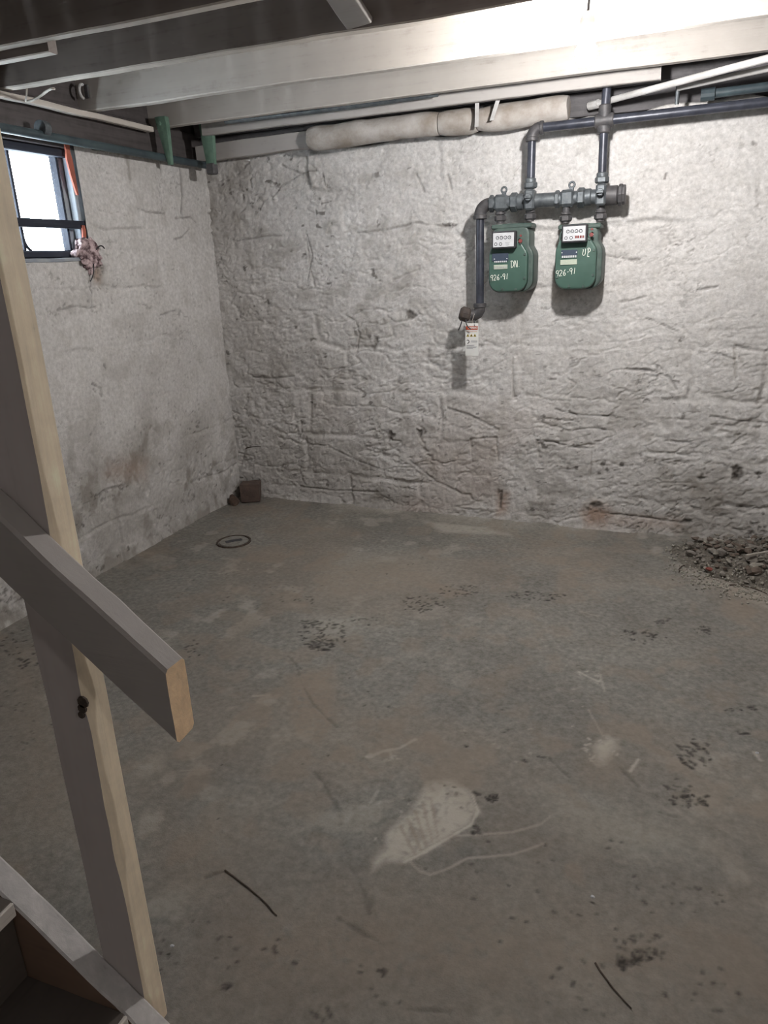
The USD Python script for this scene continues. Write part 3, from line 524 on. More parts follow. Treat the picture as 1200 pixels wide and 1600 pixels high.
# bottom elbow turned left into a plug
obj('elbow', cat_(tube(np.stack([DX-.034+.034*np.cos(th[::-1]-np.pi/2*1), 0*th+PY, zb-.002+.034*np.sin(th[::-1]-np.pi/2*2)], 1) if 0 else np.array([(DX, PY, zb+.004), (DX-.001, PY, zb-.012), (DX-.010, PY, zb-.028), (DX-.024, PY, zb-.036), (DX-.042, PY-.004, zb-.034)]), .0255, 20), disc(.030, .02, 'z', 20, (DX, PY, zb+.008))), M_iron, gas)
plug = disc(.034, .05, 'x', 10, (0, 0, 0), .3); plug.apply_transform(trimesh.transformations.rotation_matrix(.35, [0, 0, 1])); plug.apply_transform(trimesh.transformations.rotation_matrix(.3, [0, 1, 0])); plug.apply_translation((DX-.068, PY-.014, zb-.030))
obj('plug', plug, M_plug, gas, label='rusty round plug at the bottom of the drop pipe')
lw = lambda *p: tube(curve(p, 10), .0028, 6)
obj('tie_wire', cat_(lw((DX-.075, PY-.04, zb-.055), (DX-.082, PY-.045, zb-.08), (DX-.092, PY-.045, zb-.10)), lw((DX-.055, PY-.045, zb-.05), (DX-.05, PY-.05, zb-.075), (DX-.030, PY-.05, zb-.095)), lw((DX-.02, PY-.028, zb-.06), (DX-.018, PY-.03, zb-.085))), M_black, gas)
RY = 3.425
def hexa(r, h, cc, axis='z'): return disc(r, h, axis, 6, cc, .2)
UPZ = 1.795
METERS = []
for i, (xc, xin, ear) in enumerate(((830.5, 781, 787), (941, 884, 893))):
    xr = at(xc, 250, 1, RY)[0] if i == 0 else at(942, 235, 1, RY)[0]
    xm = at(xc-2, 312, 1, RY)[0]; xi = at(xin, 332, 1, RY)[0]; xe = at(ear, 297, 1, PY-.02)[0]
    zj = at(xc, 345, 1, RY)[2]
    obj('riser', tube(curve([(xm, RY, ZM+.05), (xr, RY, UPZ)], 6), .0175, 20), M_pipe, gas)
    obj('meter_valve', cat_(cbox(.042, .075, .085, .008, (xm, RY+.004, ZM+.004)), hexa(.029, .026, (xm, RY, ZM+.062)), disc(.023, .02, 'z', 20, (xm, RY, ZM+.08)), disc(.015, .03, 'y', 12, (xm, RY-.045, ZM+.012)), cbox(.03, .012, .010, .002, (xm, RY-.062, ZM+.012))), M_galv, gas)
    obj('inlet_tee', cat_(cbox(.062, .072, .068, .012, (xi+.004, PY, ZM)), hexa(.040, .034, (xi+.060, PY, ZM), 'x'), hexa(.036, .02, (xi-.040, PY, ZM), 'x'), disc(.034, .03, 'x', 20, (xi+.088, PY, ZM))), M_galv, gas)
    ring = trimesh.creation.torus(.011, .0045, 20, 10); ring.apply_transform(trimesh.transformations.rotation_matrix(np.pi/2, [1, 0, 0])); ring.apply_translation((xe, PY-.012, ZM+.052))
    obj('lug', cat_(ring, cbox(.018, .012, .02, .003, (xe, PY-.012, ZM+.033))), M_galv, gas)
    for xx, rr in ((xi, .0165), (xm, .0165)):
        obj('nipple', cat_(tube(curve([(xx, RY+.01, zj-.002), (xx, RY+.01, ZM-.02)], 4), rr, 16), hexa(.026, .026, (xx, RY+.01, zj+.018)), disc(.022, .01, 'z', 20, (xx, RY+.01, zj+.038))), M_galv if i == 0 and 0 else M_iron, gas)
    METERS.append((xi, xm, zj, xr))
xa, xb = METERS[0][3], METERS[1][3]
thu = np.radians(np.linspace(180, 90, 8))
obj('elbow', cat_(tube(np.stack([xa+.035+.035*np.cos(thu), 0*thu+RY, UPZ-.02+.035*np.sin(thu)], 1), .024, 20), disc(.027, .016, 'z', 20, (xa, RY, UPZ-.026)), disc(.027, .016, 'x', 20, (xa+.040, RY, UPZ+.015))), M_iron, gas)
obj('branch_pipe', tube(curve([(xa+.04, RY, UPZ+.015), (2.05, RY-.05, UPZ+.03)], 10), .0185, 20), M_pipe, gas)
obj('tee', cat_(disc(.027, .075, 'x', 20, (xb, RY, UPZ+.018)), disc(.027, .03, 'z', 20, (xb, RY, UPZ-.015)), disc(.025, .05, 'z', 20, (xb, RY, UPZ+.05))), M_iron, gas)
obj('riser', tube(curve([(xb, RY, UPZ+.05), (xb+.01, RY, 2.13)], 6), .0175, 20), M_pipe, gas)

GLYPH = {'9': [[(.75, .95), (.35, 1), (.12, .78), (.3, .55), (.7, .6), (.8, .9), (.72, .5), (.55, 0)]], '2': [[(.1, .8), (.4, 1), (.72, .82), (.5, .45), (.08, .02), (.45, .06), (.8, .0)]],
         '6': [[(.62, 1), (.25, .6), (.15, .2), (.4, 0), (.72, .18), (.6, .42), (.25, .34)]], '-': [[(.2, .48), (.55, .52)]], '1': [[(.5, 1), (.38, .0)]],
         'D': [[(.2, 1), (.22, 0)], [(.02, .95), (.5, .98), (.85, .6), (.7, .15), (.2, 0)]], 'N': [[(.1, 0), (.2, .95), (.62, .05), (.75, 1)]], '.': [[(.2, .02), (.26, .06)]],
         'U': [[(.08, 1), (.05, .45), (.12, .1), (.34, 0), (.6, .12), (.7, .5), (.74, 1)]], 'P': [[(.3, -.25), (.42, .9)], [(.2, .85), (.65, 1), (.95, .7), (.7, .42), (.36, .42)], [(.3, -.25), (.75, -.3)]]}
def scrawl(text, x, z, h, slope, yy, adv=.62, w=.0017):
    ms, cx = [], x
    for ch in text:
        for st in GLYPH[ch]:
            p = np.array([(cx+a*h*.62, yy, z+b*h+slope*(cx+a*h*.6-x)) for a, b in st])
            if len(p) > 2: p = curve(p, 14)
            m = tube(p, w, 6); m.vertices[:, 1] = yy+(m.vertices[:, 1]-yy)*.4; ms.append(m)
        cx += h*(adv if ch not in '-1.' else adv*.72)
    return cat_(*ms)
SX, SZ = 1/10.67/352, 1/10.67/374
def meter(i, ox, oy, cxc, cyb, words, px0, py0):
    """ox, oy: the crop's origin in the picture; measurements below are in that crop, ten pixels to one of the picture."""
    yf = 3.385
    base = at(ox+cxc/10.67, oy+cyb/10.67, 1, yf)
    lab = ('green gas meter marked DN. hanging nearer the black drop pipe', 'green gas meter marked UP hanging nearer the capped header end')[i]
    t = thing('gas_meter', lab, 'gas meter', (base[0], yf, base[2]), 'gas meters on the back wall')
    L = lambda cx, cy: ((cx-cxc)*SX, (cyb-cy)*SZ)
    top = METERS[i][2]-base[2]-.006
    w, u = .102, .083
    o = Polygon([(-w, 0), (w, 0), (w, .165), (u, .195), (u, top), (-u, top), (-u-.004, .2), (-w+.004, .165)]).buffer(-.052, 16).buffer(.052, 16).buffer(.012).buffer(-.012)
    obj('body', extr_xz(o, .022, .145, .012), M_meter_side, t)
    lo = affinity.translate(Polygon([(-w+.008, .004), (w-.022, .004), (w-.022, .165), (u-.026, .20), (u-.026, .222), (-u+.004, .222), (-u, .2), (-w+.008, .165)]).buffer(-.050, 16).buffer(.050, 16), 0, 0)
    obj('front_cover', extr_xz(lo, -.004, .03, .010), M_meter, t)
    obj('head_flange', cbox(2*u+.012, .13, .02, .005, (0, .085, top-.012)), M_meter_side, t)
    bolts = [disc(.006, .006, 'y', 6, (bx_, .0205 if 0 else -.005, bz_)) for bx_, bz_ in ((w-.034, .16), (w-.034, .06), (-w+.02, .055), (-.03, .016), (.03, .014), (u-.036, .205))]
    for b in bolts: obj('bolt', b, M_meter_side, t)
    (x0, z0), (x1, z1) = L(px0, py0+232), L(px0+345, py0)
    box_ = obj('index_box', cbox(x1-x0+.012, .045, z1-z0+.014, .004, ((x0+x1)/2, -.020, (z0+z1)/2)), M_black, t)
    obj('dial_plate', cbox(x1-x0, .004, z1-z0, .001, ((x0+x1)/2, -.0435, (z0+z1)/2)), M_white, box_)
    W, H = x1-x0, z1-z0; yy = -.0462; dials = []
    for k in range(4):
        d = trimesh.creation.torus(.0062, .0011, 18, 6); d.apply_transform(trimesh.transformations.rotation_matrix(np.pi/2, [1, 0, 0])); d.apply_translation((x0+W*(.22+.19*k), yy, z0+H*.66)); dials += [d, tube([(x0+W*(.22+.19*k), yy, z0+H*.66), (x0+W*(.22+.19*k)+.004*math.cos(k*2.1+i), yy, z0+H*.66+.005*math.sin(k*2.1+i))], .0009, 5)]
    for k in range(2):
        d = trimesh.creation.torus(.0058, .0010, 18, 6); d.apply_transform(trimesh.transformations.rotation_matrix(np.pi/2, [1, 0, 0])); d.apply_translation((x0+W*(.14+.23*k), yy, z0+H*.22)); dials.append(d)
    obj('dial', cat_(*dials), M_black, box_, label='row of small pointer dials')
    if i == 1: obj('dial_print', cat_(*[cbox(.0075, .001, .010, .0003, (x0+W*(.58+.11*k), yy, z0+H*.26)) for k in range(4)]), M_red, box_, label='dark red print on the dial plate')
    else: obj('dial_print', cat_(*[cbox(.02-.004*k, .001, .0016, .0003, (x0+W*.7, yy, z0+H*(.3-.09*k))) for k in range(3)]), M_grey, box_)
    sx, sz = L(px0+425, py0+130)
    obj('seal', cat_(disc(.0085, .008, 'y', 16, (sx, -.008, sz-.004)), disc(.005, .006, 'y', 12, (sx+.001, -.007, sz+.018))), M_red, t, label='dull red sealing plug')
    if i == 0: a, b, c, e = (195, 790, 470, 925), (230, 920, 450, 946), (225, 985, 455, 1060), None
    else: a, b, c, e = (225, 760, 480, 850), (232, 850, 470, 885), (215, 915, 480, 1000), None
    def plate(name, q, m, d=.0035):
        (p0, q0), (p1, q1) = L(q[0], q[3]), L(q[2], q[1]); return obj(name, cbox(p1-p0, d, q1-q0, .0008, ((p0+p1)/2, -.005-d/2+.0012, (q0+q1)/2)), m, t)
    nm = plate('nameplate', a, M_navy)
    (p0, q0), (p1, q1) = L(b[0], b[3]), L(b[2], b[1])
    obj('print', cat_(*[cbox((p1-p0)/9, .001, q1-q0, .0002, (p0+(p1-p0)*(k+.5)/7, -.0080, (q0+q1)/2)) for k in range(7)]), M_white, nm)
    obj('rivet', cat_(*[disc(.0028, .002, 'y', 10, (*[L(q, a[1]+95)[0]], -.0080, L(q, a[1]+95 if i == 0 else a[1]+40)[1])) for q in (b[0]+5, b[2]-5)]), M_white, nm)
    lb = plate('barcode_label', c, M_label)
    (p0, q0), (p1, q1) = L(c[0], c[3]), L(c[2], c[1])
    if i == 0: obj('print', cat_(*[cbox(.0016 if k % 3 else .003, .001, (q1-q0)*.5, .0002, (p0+(p1-p0)*(k+1)/14, -.0080, q0+(q1-q0)*.42)) for k in range(13)]), M_grey, lb)
    for word, cx, cy, hh, sl in words:
        xx, zz = L(cx, cy); obj('chalk_lettering', scrawl(word, xx, zz, hh*SZ, sl, -.0052), M_chalk, t, label='white hand-painted marking '+word.strip('.'))
    return t
meter(0, 750, 320, 485, 1465, [('DN.', 505, 1040, 110, .06), ('926-91', 165, 1255, 95, .08)], 240, 460)
meter(1, 855, 320, 480, 1420, [('UP', 560, 862, 105, .12), ('926-91', 145, 1195, 100, .14)], 262, 388)

# warning tag on the drop pipe
yt = 3.41
q = [at(727, 505, 1, yt), at(747.5, 502, 1, yt), at(747.5, 556, 1, yt), at(727, 556, 1, yt)]
tx, tw = (q[0][0]+q[1][0])/2, q[1][0]-q[0][0]; tz0, tz1 = q[3][2], q[0][2]
tg = thing('warning_tag', 'white paper warning tag with red header hanging below the drop pipe', 'tag', (tx, yt, tz0)); th_ = tz1-tz0
TG = lambda fx, fz: (-tw/2+tw*fx, th_*fz)
card = obj('card', cbox(tw, .0025, th_, .0008, (0, 0, th_/2)), M_tag, tg)
x_, z_ = TG(.5, .855); obj('header', cbox(tw*.92, .001, th_*.115, .0003, (x_, -.0016, z_)), M_tagred, card, label='red header band')
m = meshkit.text_mesh('WARNING', th_*.055, .0008, True); m.apply_transform(trimesh.transformations.rotation_matrix(np.pi/2, [1, 0, 0])); s = tw*.68/(m.bounds[1][0]-m.bounds[0][0]); m.apply_scale((s, 1, 1)); m.apply_translation((TG(.23, 0)[0], -.0021, TG(0, .832)[1])); obj('lettering', m, M_tag, card)
def tri(cx, cz, s): return extr_xz(Polygon([(cx-s, cz-s*.8), (cx+s, cz-s*.8), (cx, cz+s)]), -.0022, -.0012)
for k in range(3): obj('pictogram', tri(*TG(.2+.27*k, .63), tw*.12), M_yellow, card); obj('pictogram', tri(TG(.2+.27*k, 0)[0], TG(0, .625)[1], tw*.06), M_black, card)
obj('small_print', cat_(*[cbox(tw*.8, .0008, .0018, .0002, (0, -.0016, TG(0, .745)[1]))]), M_tagred, card)
obj('small_print', cat_(*([cbox(tw*w_, .0008, .0022, .0002, (TG(.1, 0)[0]+tw*w_/2, -.0016, TG(0, z_)[1])) for w_, z_ in ((.62, .335), (.55, .31), (.8, .28), (.72, .25), (.5, .225))]+[cbox(tw*.5, .0008, .0016, .0002, (TG(.68, 0)[0], -.0016, TG(0, z_)[1])) for z_ in (.46, .44, .42)])), M_grey, card)
obj('icon', tube([(TG(.12+.1*math.cos(a)+.08, 0)[0], -.0016, TG(0, .44+.05*math.sin(a))[1]) for a in np.linspace(2.4, -2.2, 10)], .0016, 5), M_black, card)
obj('string', cat_(tube(curve([(0, 0, th_*.985), (.006, -.004, th_+.02), (.012, .01, th_+.045)], 8), .0014, 5)), M_wire, tg)

# ------------------------------------------------------------------ lamp: bare bulb in a porcelain holder on a cord
lamp = thing('light_bulb', 'bare glowing bulb hanging between joists in front of the meters', 'lamp', tuple(BULB))
prof = [(0, -.045), (.016, -.042), (.027, -.030), (.031, -.012), (.028, .006), (.019, .022), (.0135, .034), (.0135, .040), (0, .040)]
obj('bulb', trimesh.creation.revolve(prof, sections=28), M_bulb, lamp, smooth=True)
obj('lampholder', trimesh.creation.revolve([(0, .036), (.018, .036), (.021, .045), (.021, .075), (.016, .088), (.008, .095), (0, .095)], sections=24), M_porcelain, lamp)
obj('cord', tube(curve([(0, 0, .093), (.004, -.006, .18), (0, 0, .276)], 10), .0035, 8), M_black, lamp)

# added unseen bulb behind the viewer, fills shadows and brightens the post
lamp2 = thing('light_bulb', 'added fill bulb hung unseen behind the viewer', 'lamp', (1.6, -.35, 1.87))
obj('bulb', trimesh.creation.revolve(prof, sections=28), M_bulb2, lamp2, smooth=True)
obj('lampholder', trimesh.creation.revolve([(0, .036), (.018, .036), (.021, .045), (.021, .075), (.016, .088), (.008, .095), (0, .095)], sections=24), M_porcelain, lamp2)
obj('cord', tube(curve([(0, 0, .093), (.004, -.006, .18), (0, 0, .27)], 10), .0035, 8), M_black, lamp2)

# ------------------------------------------------------------------ window in the left wall
win = thing('window_1', 'small dark-framed basement window glaring with daylight', 'window', (0, 0, 0), kind='structure')
gx = -2.462; gy1 = 2.622; gz0, gz1 = 1.405, 1.775
for nm, lo, hi in (('frame_rail', (gx-.02, WY0, WZ0+.004), (gx+.02, WY1, gz0)), ('frame_rail', (gx-.02, WY0, gz1), (gx+.02, WY1, 1.80)), ('frame_stile', (gx-.02, gy1+.012, gz0), (gx+.02, WY1, gz1)), ('frame_stile', (gx-.02, WY0, gz0), (gx+.02, WY0+.035, gz1))):
    obj(nm, bx(lo, hi, .004), M_jamb if lo[1] > 2.5 else M_frame, win)
obj('stile_edge', bx((gx-.015, gy1, gz0), (gx+.022, gy1+.012, gz1), .002), M_frame, win)
obj('head_board', bx((gx+.02, WY0, 1.768), (XL-.03, WY1, 1.80), .003), M_frame, win)
obj('bottom_rail', bx((gx+.02, WY0, WZ0+.012), (XL-.03, WY1-.03, gz0-.004), .003), M_frame, win)
c0, c1 = at(9, 240, 0, gx), at(37, 385, 0, gx); ym = (c0[1]+c1[1])/2
obj('muntin', cat_(bx((gx-.010, ym-.006, gz0), (gx+.010, ym+.006, gz1), .002), tube(curve([(gx+.006, ym, gz0+.05), (gx+.006, ym+.01, gz0+.018), (gx+.006, ym+.03, gz0)], 8), .006, 6)), M_frame, win)
obj('pane', bx((gx-.002, WY0+.03, gz0), (gx+.002, ym, gz1), .0004), M_glass, win)
obj('pane', bx((gx-.002, ym, gz0), (gx+.002, gy1, gz1), .0004), M_glass, win)
s0 = at(20, 425, 0, XL); 
obj('sill_ledge', beam((XL-.05, WY0, WZ0-.006), (XL-.05, WY1, WZ0+.002), .11, .016, (1, 0, 0), (0, 0, 1), n=30, rough=.005, freq=9), M_jamb, win)
obj('jamb_board', beam((XL-.040, WY1-.010, WZ0), (XL-.040, WY1-.010, 1.80), .036, .018, (1, 0, 0), (0, 1, 0), n=20, rough=.004), M_jamb, win)
zb_ = at(70, 349, 0, -2.40)[2]
obj('window_bar', beam((-2.402, WY0-.02, zb_), (-2.402, WY1+.006, zb_), .022, .032, (1, 0, 0), (0, 0, 1), n=30, rough=.003), M_frame, label='dark wooden bar across the inside of the basement window', cat='bar')
# red strap and rag in the window's corner
xs_ = -2.388
p = [at(*q_, 0, xs_) for q_ in ((104, 226), (107, 245), (112, 268), (117, 290), (121, 305))]
pc = curve(p, 18); wdt = np.interp(np.linspace(0, 1, 18), [0, .12, .3, .6, 1], [.014, .010, .016, .013, .004])
obj('red_strap', loft([[c_+np.array([.004*s_, w_*t_, 0]) for t_, s_ in ((-1, -1), (1, -1), (1, 1), (-1, 1))] for c_, w_ in zip(pc, wdt)]), M_strap, label='faded red strap hanging beside the window above the bar', cat='strap')
p = [at(*q_, 0, xs_) for q_ in ((129, 352), (131, 362), (131, 372))]; pc = curve(p, 8)
obj('red_strap', loft([[c_+np.array([.004*s_, .009*t_, 0]) for t_, s_ in ((-1, -1), (1, -1), (1, 1), (-1, 1))] for c_ in pc]), M_strap, label='short red strap end under the window bar above the rag', cat='strap')
cc_ = at(136, 396, 0, -2.385)
m = trimesh.creation.icosphere(4, 1.0); v = m.vertices*np.array([.038, .070, .072])
v[:, 1] *= 1+.25*(v[:, 2]/-.055); v[:, 2] += .0
n1 = meshkit.fbm(m.vertices*1.7+3, 3, 81)-.5; n2 = np.abs(meshkit.fbm(m.vertices*2.6+9, 3, 82)-.5)
v = v*(1+n1[:, None]*1.1-n2[:, None]*.9); m.vertices = v; m.apply_translation((-2.385, cc_[1], cc_[2]))
rag = thing('rag', 'crumpled dirty pink rag stuffed in the window corner', 'rag', (0, 0, 0))
obj('cloth', m, M_rag, rag, smooth=True)
e0 = at(146, 412, 0, -2.36); e1 = at(141, 440, 0, -2.372)
obj('thread', tube(curve([e0, (e0+e1)/2+np.array([.004, .006, 0]), e1], 8), .0022, 6), M_black, rag)
obj('thread', tube(curve([at(150, 390, 0, -2.36), at(158, 384, 0, -2.355), at(163, 388, 0, -2.36)], 8), .003, 6), M_black, rag)

# pipes and strips under the joists at the left wall
tl = thing('wall_pipe', 'blue-green pipe along the top of the side wall over the window', 'pipe')
obj('tube', tube(curve([(-2.315, .9, 1.822), (-2.315, 2.3, 1.816), (-2.32, 3.55, 1.815)], 20), .017, 16), M_teal, tl)
obj('coupling', tube(curve([at(62, 200, 0, -2.315), at(72, 202, 0, -2.315)], 4), .029, 16), M_galv, tl, label='grey coupling on the pipe')
obj('nailing_strip', beam((-2.335, 1.9, 1.935), (-2.345, 3.16, 1.932), .03, .022, (1, 0, 0), (0, 0, 1), n=40, rough=.004), M_white_woody, label='narrow white wooden strip crossing under the joist ends', cat='strip')
def ww(pts, z): return [at(*q_, 2, z) for q_ in pts]
obj('loose_wire', tube(curve(ww([(-12, 150), (15, 153), (38, 158), (60, 152), (85, 139)], 1.925), 30), .0045, 6), M_wire, label='pale loose wire looping below the joist end', cat='wire')
obj('loose_wire', tube(curve([at(41, 122, 2, 1.99), at(42, 138, 2, 1.95), at(40, 158, 2, 1.92)], 12), .003, 6), M_wire, label='thin wire hanging straight down beside the joist end', cat='wire')
hk = at(131, 145, 1, 2.745)
h_ = thing('hook', 'white hook screwed into the stained joist face', 'hook', tuple(hk))
obj('plate', cbox(.022, .008, .05, .003, (.008, .008, .005)), M_iron, h_)
obj('prong', tube(curve([(0, 0, .03), (0, -.02, .02), (0, -.022, -.01), (0, -.006, -.022)], 10), .006, 8), M_conduit, h_)
# green brackets
def bracket(x, y, z1, z0, w0, w1, t, label, foot):
    zs = np.linspace(0, 1, 14); rings = []
    for s_ in zs:
        w = w0+(w1-w0)*max(0, s_-.15)/.85; z = z1+(z0-z1)*s_; tt = t*(1-.35*s_)
        rings.append([(x+a*w/2+.02*s_*(1 if foot == 0 else .3), y+b*tt/2, z) for a, b in ((-1, -1), (-.3, -1.25), (.3, -1.25), (1, -1), (1, 1), (-1, 1))])
    th2 = thing('green_bracket', label, 'bracket')
    obj('arm', loft(rings), M_green, th2)
    obj('bolt', hexa(.009, .012, (x, y-t*.7, z1-.03), 'y'), M_green, th2)
    if foot: obj('foot', cbox(w1*1.05, t*1.4, .05, .006, (x+.006, y, z0-.02)), M_darkx, th2)
    return th2
ga, gb = at(250, 165, 1, 3.19), at(264, 258, 1, 3.19)
bracket(ga[0], 3.19, 1.985, gb[2], .055, .018, .03, 'tapered green iron bracket hanging to a point left of the corner', 0)
gc, gd = at(322, 190, 1, 3.42), at(324, 258, 1, 3.42)
bracket(gc[0], 3.42, gc[2]+.01, gd[2], .072, .045, .03, 'broad green bracket with dark foot in the wall corner', 1)

# ------------------------------------------------------------------ staircase
st = thing('staircase', 'steep wooden stair with grey stringer, post and handrail at the left', 'staircase', (0, 0, 0))
SL = .85
def sl_beam(x0, z0, L, w, h, y, m, name, slope, r=.004, seed=0, rough=.003, label=None, n=60, parent=st):
    return obj(name, beam((x0, y, z0), (x0-L, y, z0+slope*L), w, h, (0, 1, 0), (0, 0, 1), r=r, n=n, rough=rough, freq=9, seed=seed), m, parent, label=label)
# top edge of the far stringer passes (-.776, .085) at y=.71
hs = .26
for yy, sd in ((.6875, 1), (-.28, 2)):
    sl_beam(-.70, .021-hs/2, 1.55, .045, hs, yy, M_string, 'stringer', SL, seed=sd, rough=.004)
for k in range(7):
    zt_ = .102+k*.178; xn = -.785-k*.2095
    tr = obj('tread', beam((xn-.12, -.26, zt_-.016), (xn-.12, .664, zt_-.016), .255, .032, (1, 0, 0), (0, 0, 1), r=.006, n=24, rough=.003, seed=k), M_tread, st)
    if k < 6: obj('riser_board', bx((xn-.232, -.255, zt_+.001), (xn-.212, .664, zt_+.146), .002), M_string if 0 else M_tread, st)
    obj('nosing', bx((xn+.002, -.26, zt_-.030), (xn+.010, .664, zt_-.001), .002), M_white_woody, tr, label='worn white-painted tread edge')
# post
n = 90; zz = np.linspace(-.005, 1.955, n); rings = []
PX0, PX1, PY0, PY1 = -.857, -.776, .71, .7545
wane = np.clip(meshkit.fbm(np.stack([zz*5, 0*zz, 0*zz], 1), 3, 91)-.46, 0, .4)*.045
for z_, wn in zip(zz, wane):
    wn = max(.003, wn*(1. if z_ < 1.25 else .6)); j = (meshkit.noise(np.array([[z_*9, .3, .1]]), 3)[0]-.5)*.003
    rings.append([(PX0, PY0+j, z_), (PX1-.03, PY0+j, z_), (PX1-wn*.5-.001, PY0+j, z_), (PX1-.001, PY0+wn, z_), (PX1+j*.6, PY0+wn+.004, z_), (PX1+j*.6, PY1-.003, z_), (PX1-.003, PY1, z_), (PX0, PY1, z_)])
obj('post', loft(rings), M_post, st, smooth=25, label='square post, grey with one bare wood edge')
kn = at(147, 1112, 1, PY0)
obj('knot', cat_(*[disc(.006+.002*k, .004, 'y', 9, (PX1-.014+.004*k, PY0-.001, kn[2]+.012*k-.01)) for k in range(3)]), M_twig, st, label='dark knot hole in the post edge')
# handrail
rz = .808-.115/2
rl = sl_beam(-.583, rz, 1.25, .042, .112, .6885, M_rail, 'handrail', .81, r=.005, seed=6, rough=.004, n=110)

# ------------------------------------------------------------------ things on the floor
def rock(name, c, dims, seed, m, label, cat, sub=3, sharp=.5, rot=0., group=None, flat=False):
    g_ = np.random.default_rng(seed)
    d = g_.normal(size=(22, 3)); d /= np.linalg.norm(d, axis=1, keepdims=True); d *= g_.uniform(.8, 1.05, (22, 1))
    if flat: d = np.array([(a, b, e) for a in (-1, 1) for b in (-1, 1) for e in (-1, 1)])*.82*g_.uniform(.86, 1.1, (8, 3))
    h = trimesh.convex.convex_hull(d)
    h = h.subdivide().subdivide() if sub > 2 else h
    v = h.vertices*np.array(dims)/2
    if sub > 2: v = v+h.vertex_normals*((meshkit.fbm(v*60+seed, 3, seed)-.5)*.10*max(dims))[:, None]
    c_, s_ = math.cos(rot), math.sin(rot); v = v@np.array([[c_, s_, 0], [-s_, c_, 0], [0, 0, 1]])
    h.vertices = v; h.apply_translation((0, 0, -v[:, 2].min()-.003))
    return obj(name, h, m, smooth=35 if sub > 2 else False, label=label, cat=cat, group=group, loc=(c[0], c[1], c[2] if len(c) > 2 else fz(c[0], c[1])))
rock('brick_chunk', (-2.262, 3.555), (.135, .10, .135), 4, M_brick, 'dusty brown brick chunk sitting in the wall corner', 'brick', rot=.35, flat=True)
rock('stone', (-2.322, 3.462), (.075, .07, .08), 9, M_stone, 'small brown stone beside the brick chunk in the corner', 'stone')
# floor drain lid
dc = at(365, 843, 2, 0.); dz = fz(dc[0], dc[1])
dr = thing('drain_lid', 'round iron floor lid with a dark slot near the side wall', 'drain lid', (dc[0], dc[1], dz+.002))
obj('rim', trimesh.creation.annulus(.079, .087, .010, sections=40), M_twig, dr, smooth=30)
obj('lid', disc(.072, .010, 'z', 40), M_floor, dr)
sl_ = cbox(.085, .030, .006, .002, (0, 0, .004)); sl_.apply_transform(trimesh.transformations.rotation_matrix(.75, [0, 0, 1]))
obj('slot', sl_, M_black, dr, label='dark slot across the lid')
def twig(name, pts, r, label, z=0.):
    p = [at(*q_, 2, z) for q_ in pts]; p = [np.array([a[0], a[1], fz(a[0], a[1])+r*.9]) for a in p]
    c_ = curve(p, 26); c_[:, :2] += (np.stack([meshkit.noise(c_*60+k, k) for k in (1, 2)], 1)-.5)*r*2
    return obj(name, tube(c_, np.linspace(r, r*.55, 26), 7), M_twig, label=label, cat='twig')
twig('twig', [(350, 1355), (385, 1380), (432, 1426)], .0022, 'thin dark twig lying on the floor left of the pale scuff')
twig('twig', [(930, 1500), (955, 1535), (987, 1571)], .0021, 'straight thin twig at the bottom right of the floor')
twig('twig', [(1062, 892), (1085, 882), (1110, 884), (1125, 880)], .003, 'short twig at the left tip of the rubble heap')
twig('twig', [(1140, 912), (1165, 914), (1199, 926)], .003, 'long dark twig in front of the rubble heap')
ra, rb = p_left(375, 703), None
p0 = np.array([XL+.01, *p_left(375, 703)]); p1 = at(408, 698, 1, 3.50)
obj('root', tube(curve([p0, (p0+p1)/2+np.array([0, 0, .008]), p1], 12), np.linspace(.004, .002, 12), 6), M_twig, label='thin root poking out of the wall corner above the brick', cat='root')
for k, q_ in enumerate([(269, 1478), (926, 1401), (1183, 1176)]):
    c_ = at(*q_, 2, 0.); rock('paint_flake', c_, (.011, .008, .006), 60+k, M_white, ('white paint chip near the foot of the stair post', 'white paint chip in the shaded floor at the right', 'white paint chip on the floor at the right edge')[k], 'flake', sub=1)
# rubble heap
def heap(x, y):
    d = np.hypot((x-.62)/.56, (y-3.36)/.37); return np.clip(1-d, 0, 1)**.8*.085
gx_, gy_ = np.meshgrid(np.linspace(.02, 1.2, 110), np.linspace(2.85, 3.47, 66)); hz = heap(gx_, gy_)
nz = meshkit.fbm(np.stack([gx_*22, gy_*22, 0*gx_], -1), 4, 77)
hz = hz*(.5+.9*nz)+(nz-.5)*.012-.006
base = np.array([[fz(a, b) for a, b in zip(ra_, rb_)] for ra_, rb_ in zip(gx_, gy_)])
V = np.stack([gx_, gy_, base+hz], -1); nn, kk = V.shape[:2]; ii, jj = np.meshgrid(np.arange(nn-1), np.arange(kk-1), indexing='ij'); aa = ii*kk+jj
obj('grit_heap', (V.reshape(-1, 3), np.stack([aa, aa+1, aa+1+kk, aa+kk], -1).reshape(-1, 4)), M_soil, smooth=True, label='low heap of grey grit under the rubble stones', cat='dirt', kind='stuff')
g = np.random.default_rng(12); cnt = 0; placed = []
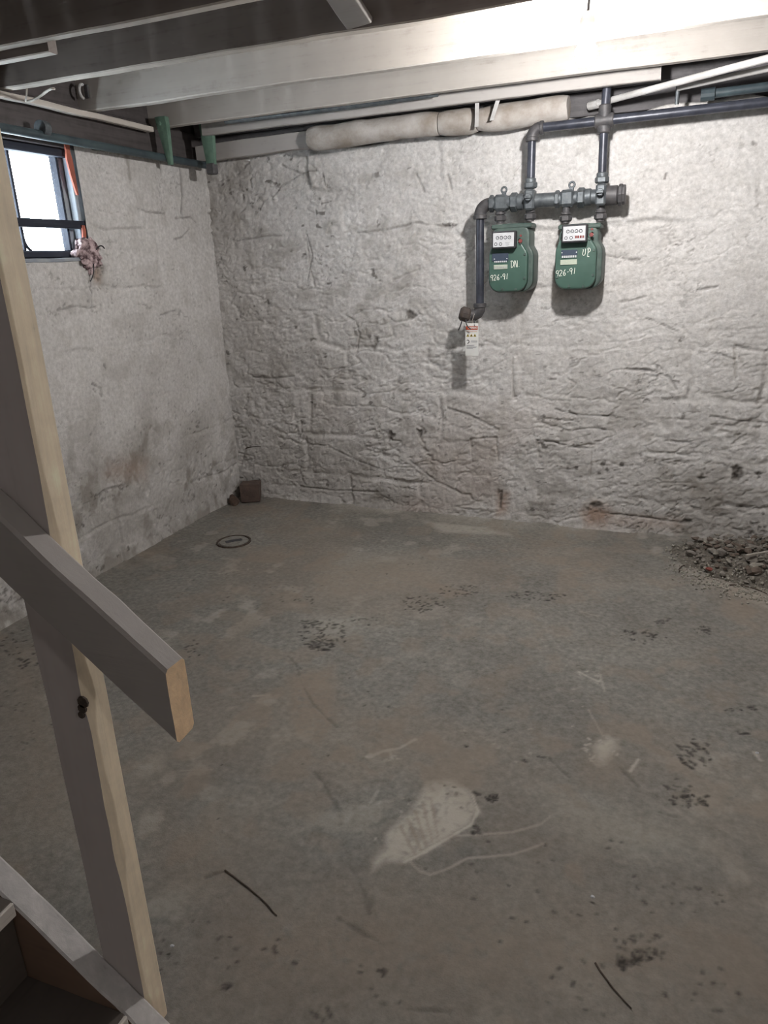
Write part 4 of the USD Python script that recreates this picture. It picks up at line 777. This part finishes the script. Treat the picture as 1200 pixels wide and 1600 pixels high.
while cnt < 280:
    x, y = g.uniform(.10, .80), g.uniform(2.98, 3.50)
    ht = heap(x, y)
    if ht < .006+g.uniform(0, .03) or (y < 3.12 and g.random() < .35): continue
    s_ = g.choice([.019, .027, .037, .052], p=[.26, .38, .26, .10])*g.uniform(.8, 1.2)
    if any((x-a)**2+(y-b)**2 < (.42*(s_+c_))**2 for a, b, c_ in placed): 
        if g.random() < .85: continue
    placed.append((x, y, s_)); k = g.choice(3, p=[.52, .13, .35])
    row = 0 if y < 3.16 else 1 if y < 3.33 else 2; big = int(s_ > .042); tone = ('grey', 'pale', 'brown')[k]; place = ('at the front edge of the rubble heap', 'in the middle of the rubble heap', 'at the back of the rubble heap by the wall')[row]
    lab = f'{("small", "large")[big]} {tone} stone {place}'
    rock('rubble_stone', (x, y, fz(x, y)+ht*.72+g.uniform(.002, .016)), (s_*g.uniform(.9, 1.5), s_*g.uniform(.7, 1.1), s_*g.uniform(.5, .8)), 1000+cnt, M_peb[k], lab, 'stone', sub=1, rot=g.uniform(0, 3), group=f'{("small", "large")[big]} {tone} stones {place}')
    cnt += 1
c_ = at(1108, 884, 2, .04); rock('brick_chip', (c_[0], c_[1], fz(c_[0], c_[1])+.028), (.034, .026, .02), 44, M_redchip, 'small red brick chip on the left of the rubble heap', 'brick chip', sub=1)
a, b = at(1165, 868, 2, .07), at(1199, 862, 2, .08)
obj('stick', tube(curve([a, b+(b-a)*.3], 8), .005, 7), M_wire, label='pale splinter of wood lying on the rubble heap', cat='stick')
grit = []
for _ in range(2600):
    x, y = g.uniform(.05, .85), g.uniform(2.82, 3.45)
    d = np.hypot((x-.62)/.60, (y-3.30)/.44)
    if d > 1.08 or g.random() > (1.0 if .7 < d < .98 and y < 3.2 else .3): continue
    s_ = g.uniform(.004, .012); t = trimesh.creation.icosphere(0, s_/2); t.vertices = t.vertices*g.uniform(.6, 1.4, (1, 3))*g.uniform(.8, 1.2, (12, 1)); t.apply_translation((x, y, fz(x, y)+heap(x, y)*.75+s_*.3)); grit.append(t)
obj('gravel', cat_(*grit), M_grav, smooth=False, label='scattered pale gravel around the edge of the rubble heap', cat='gravel', kind='stuff')
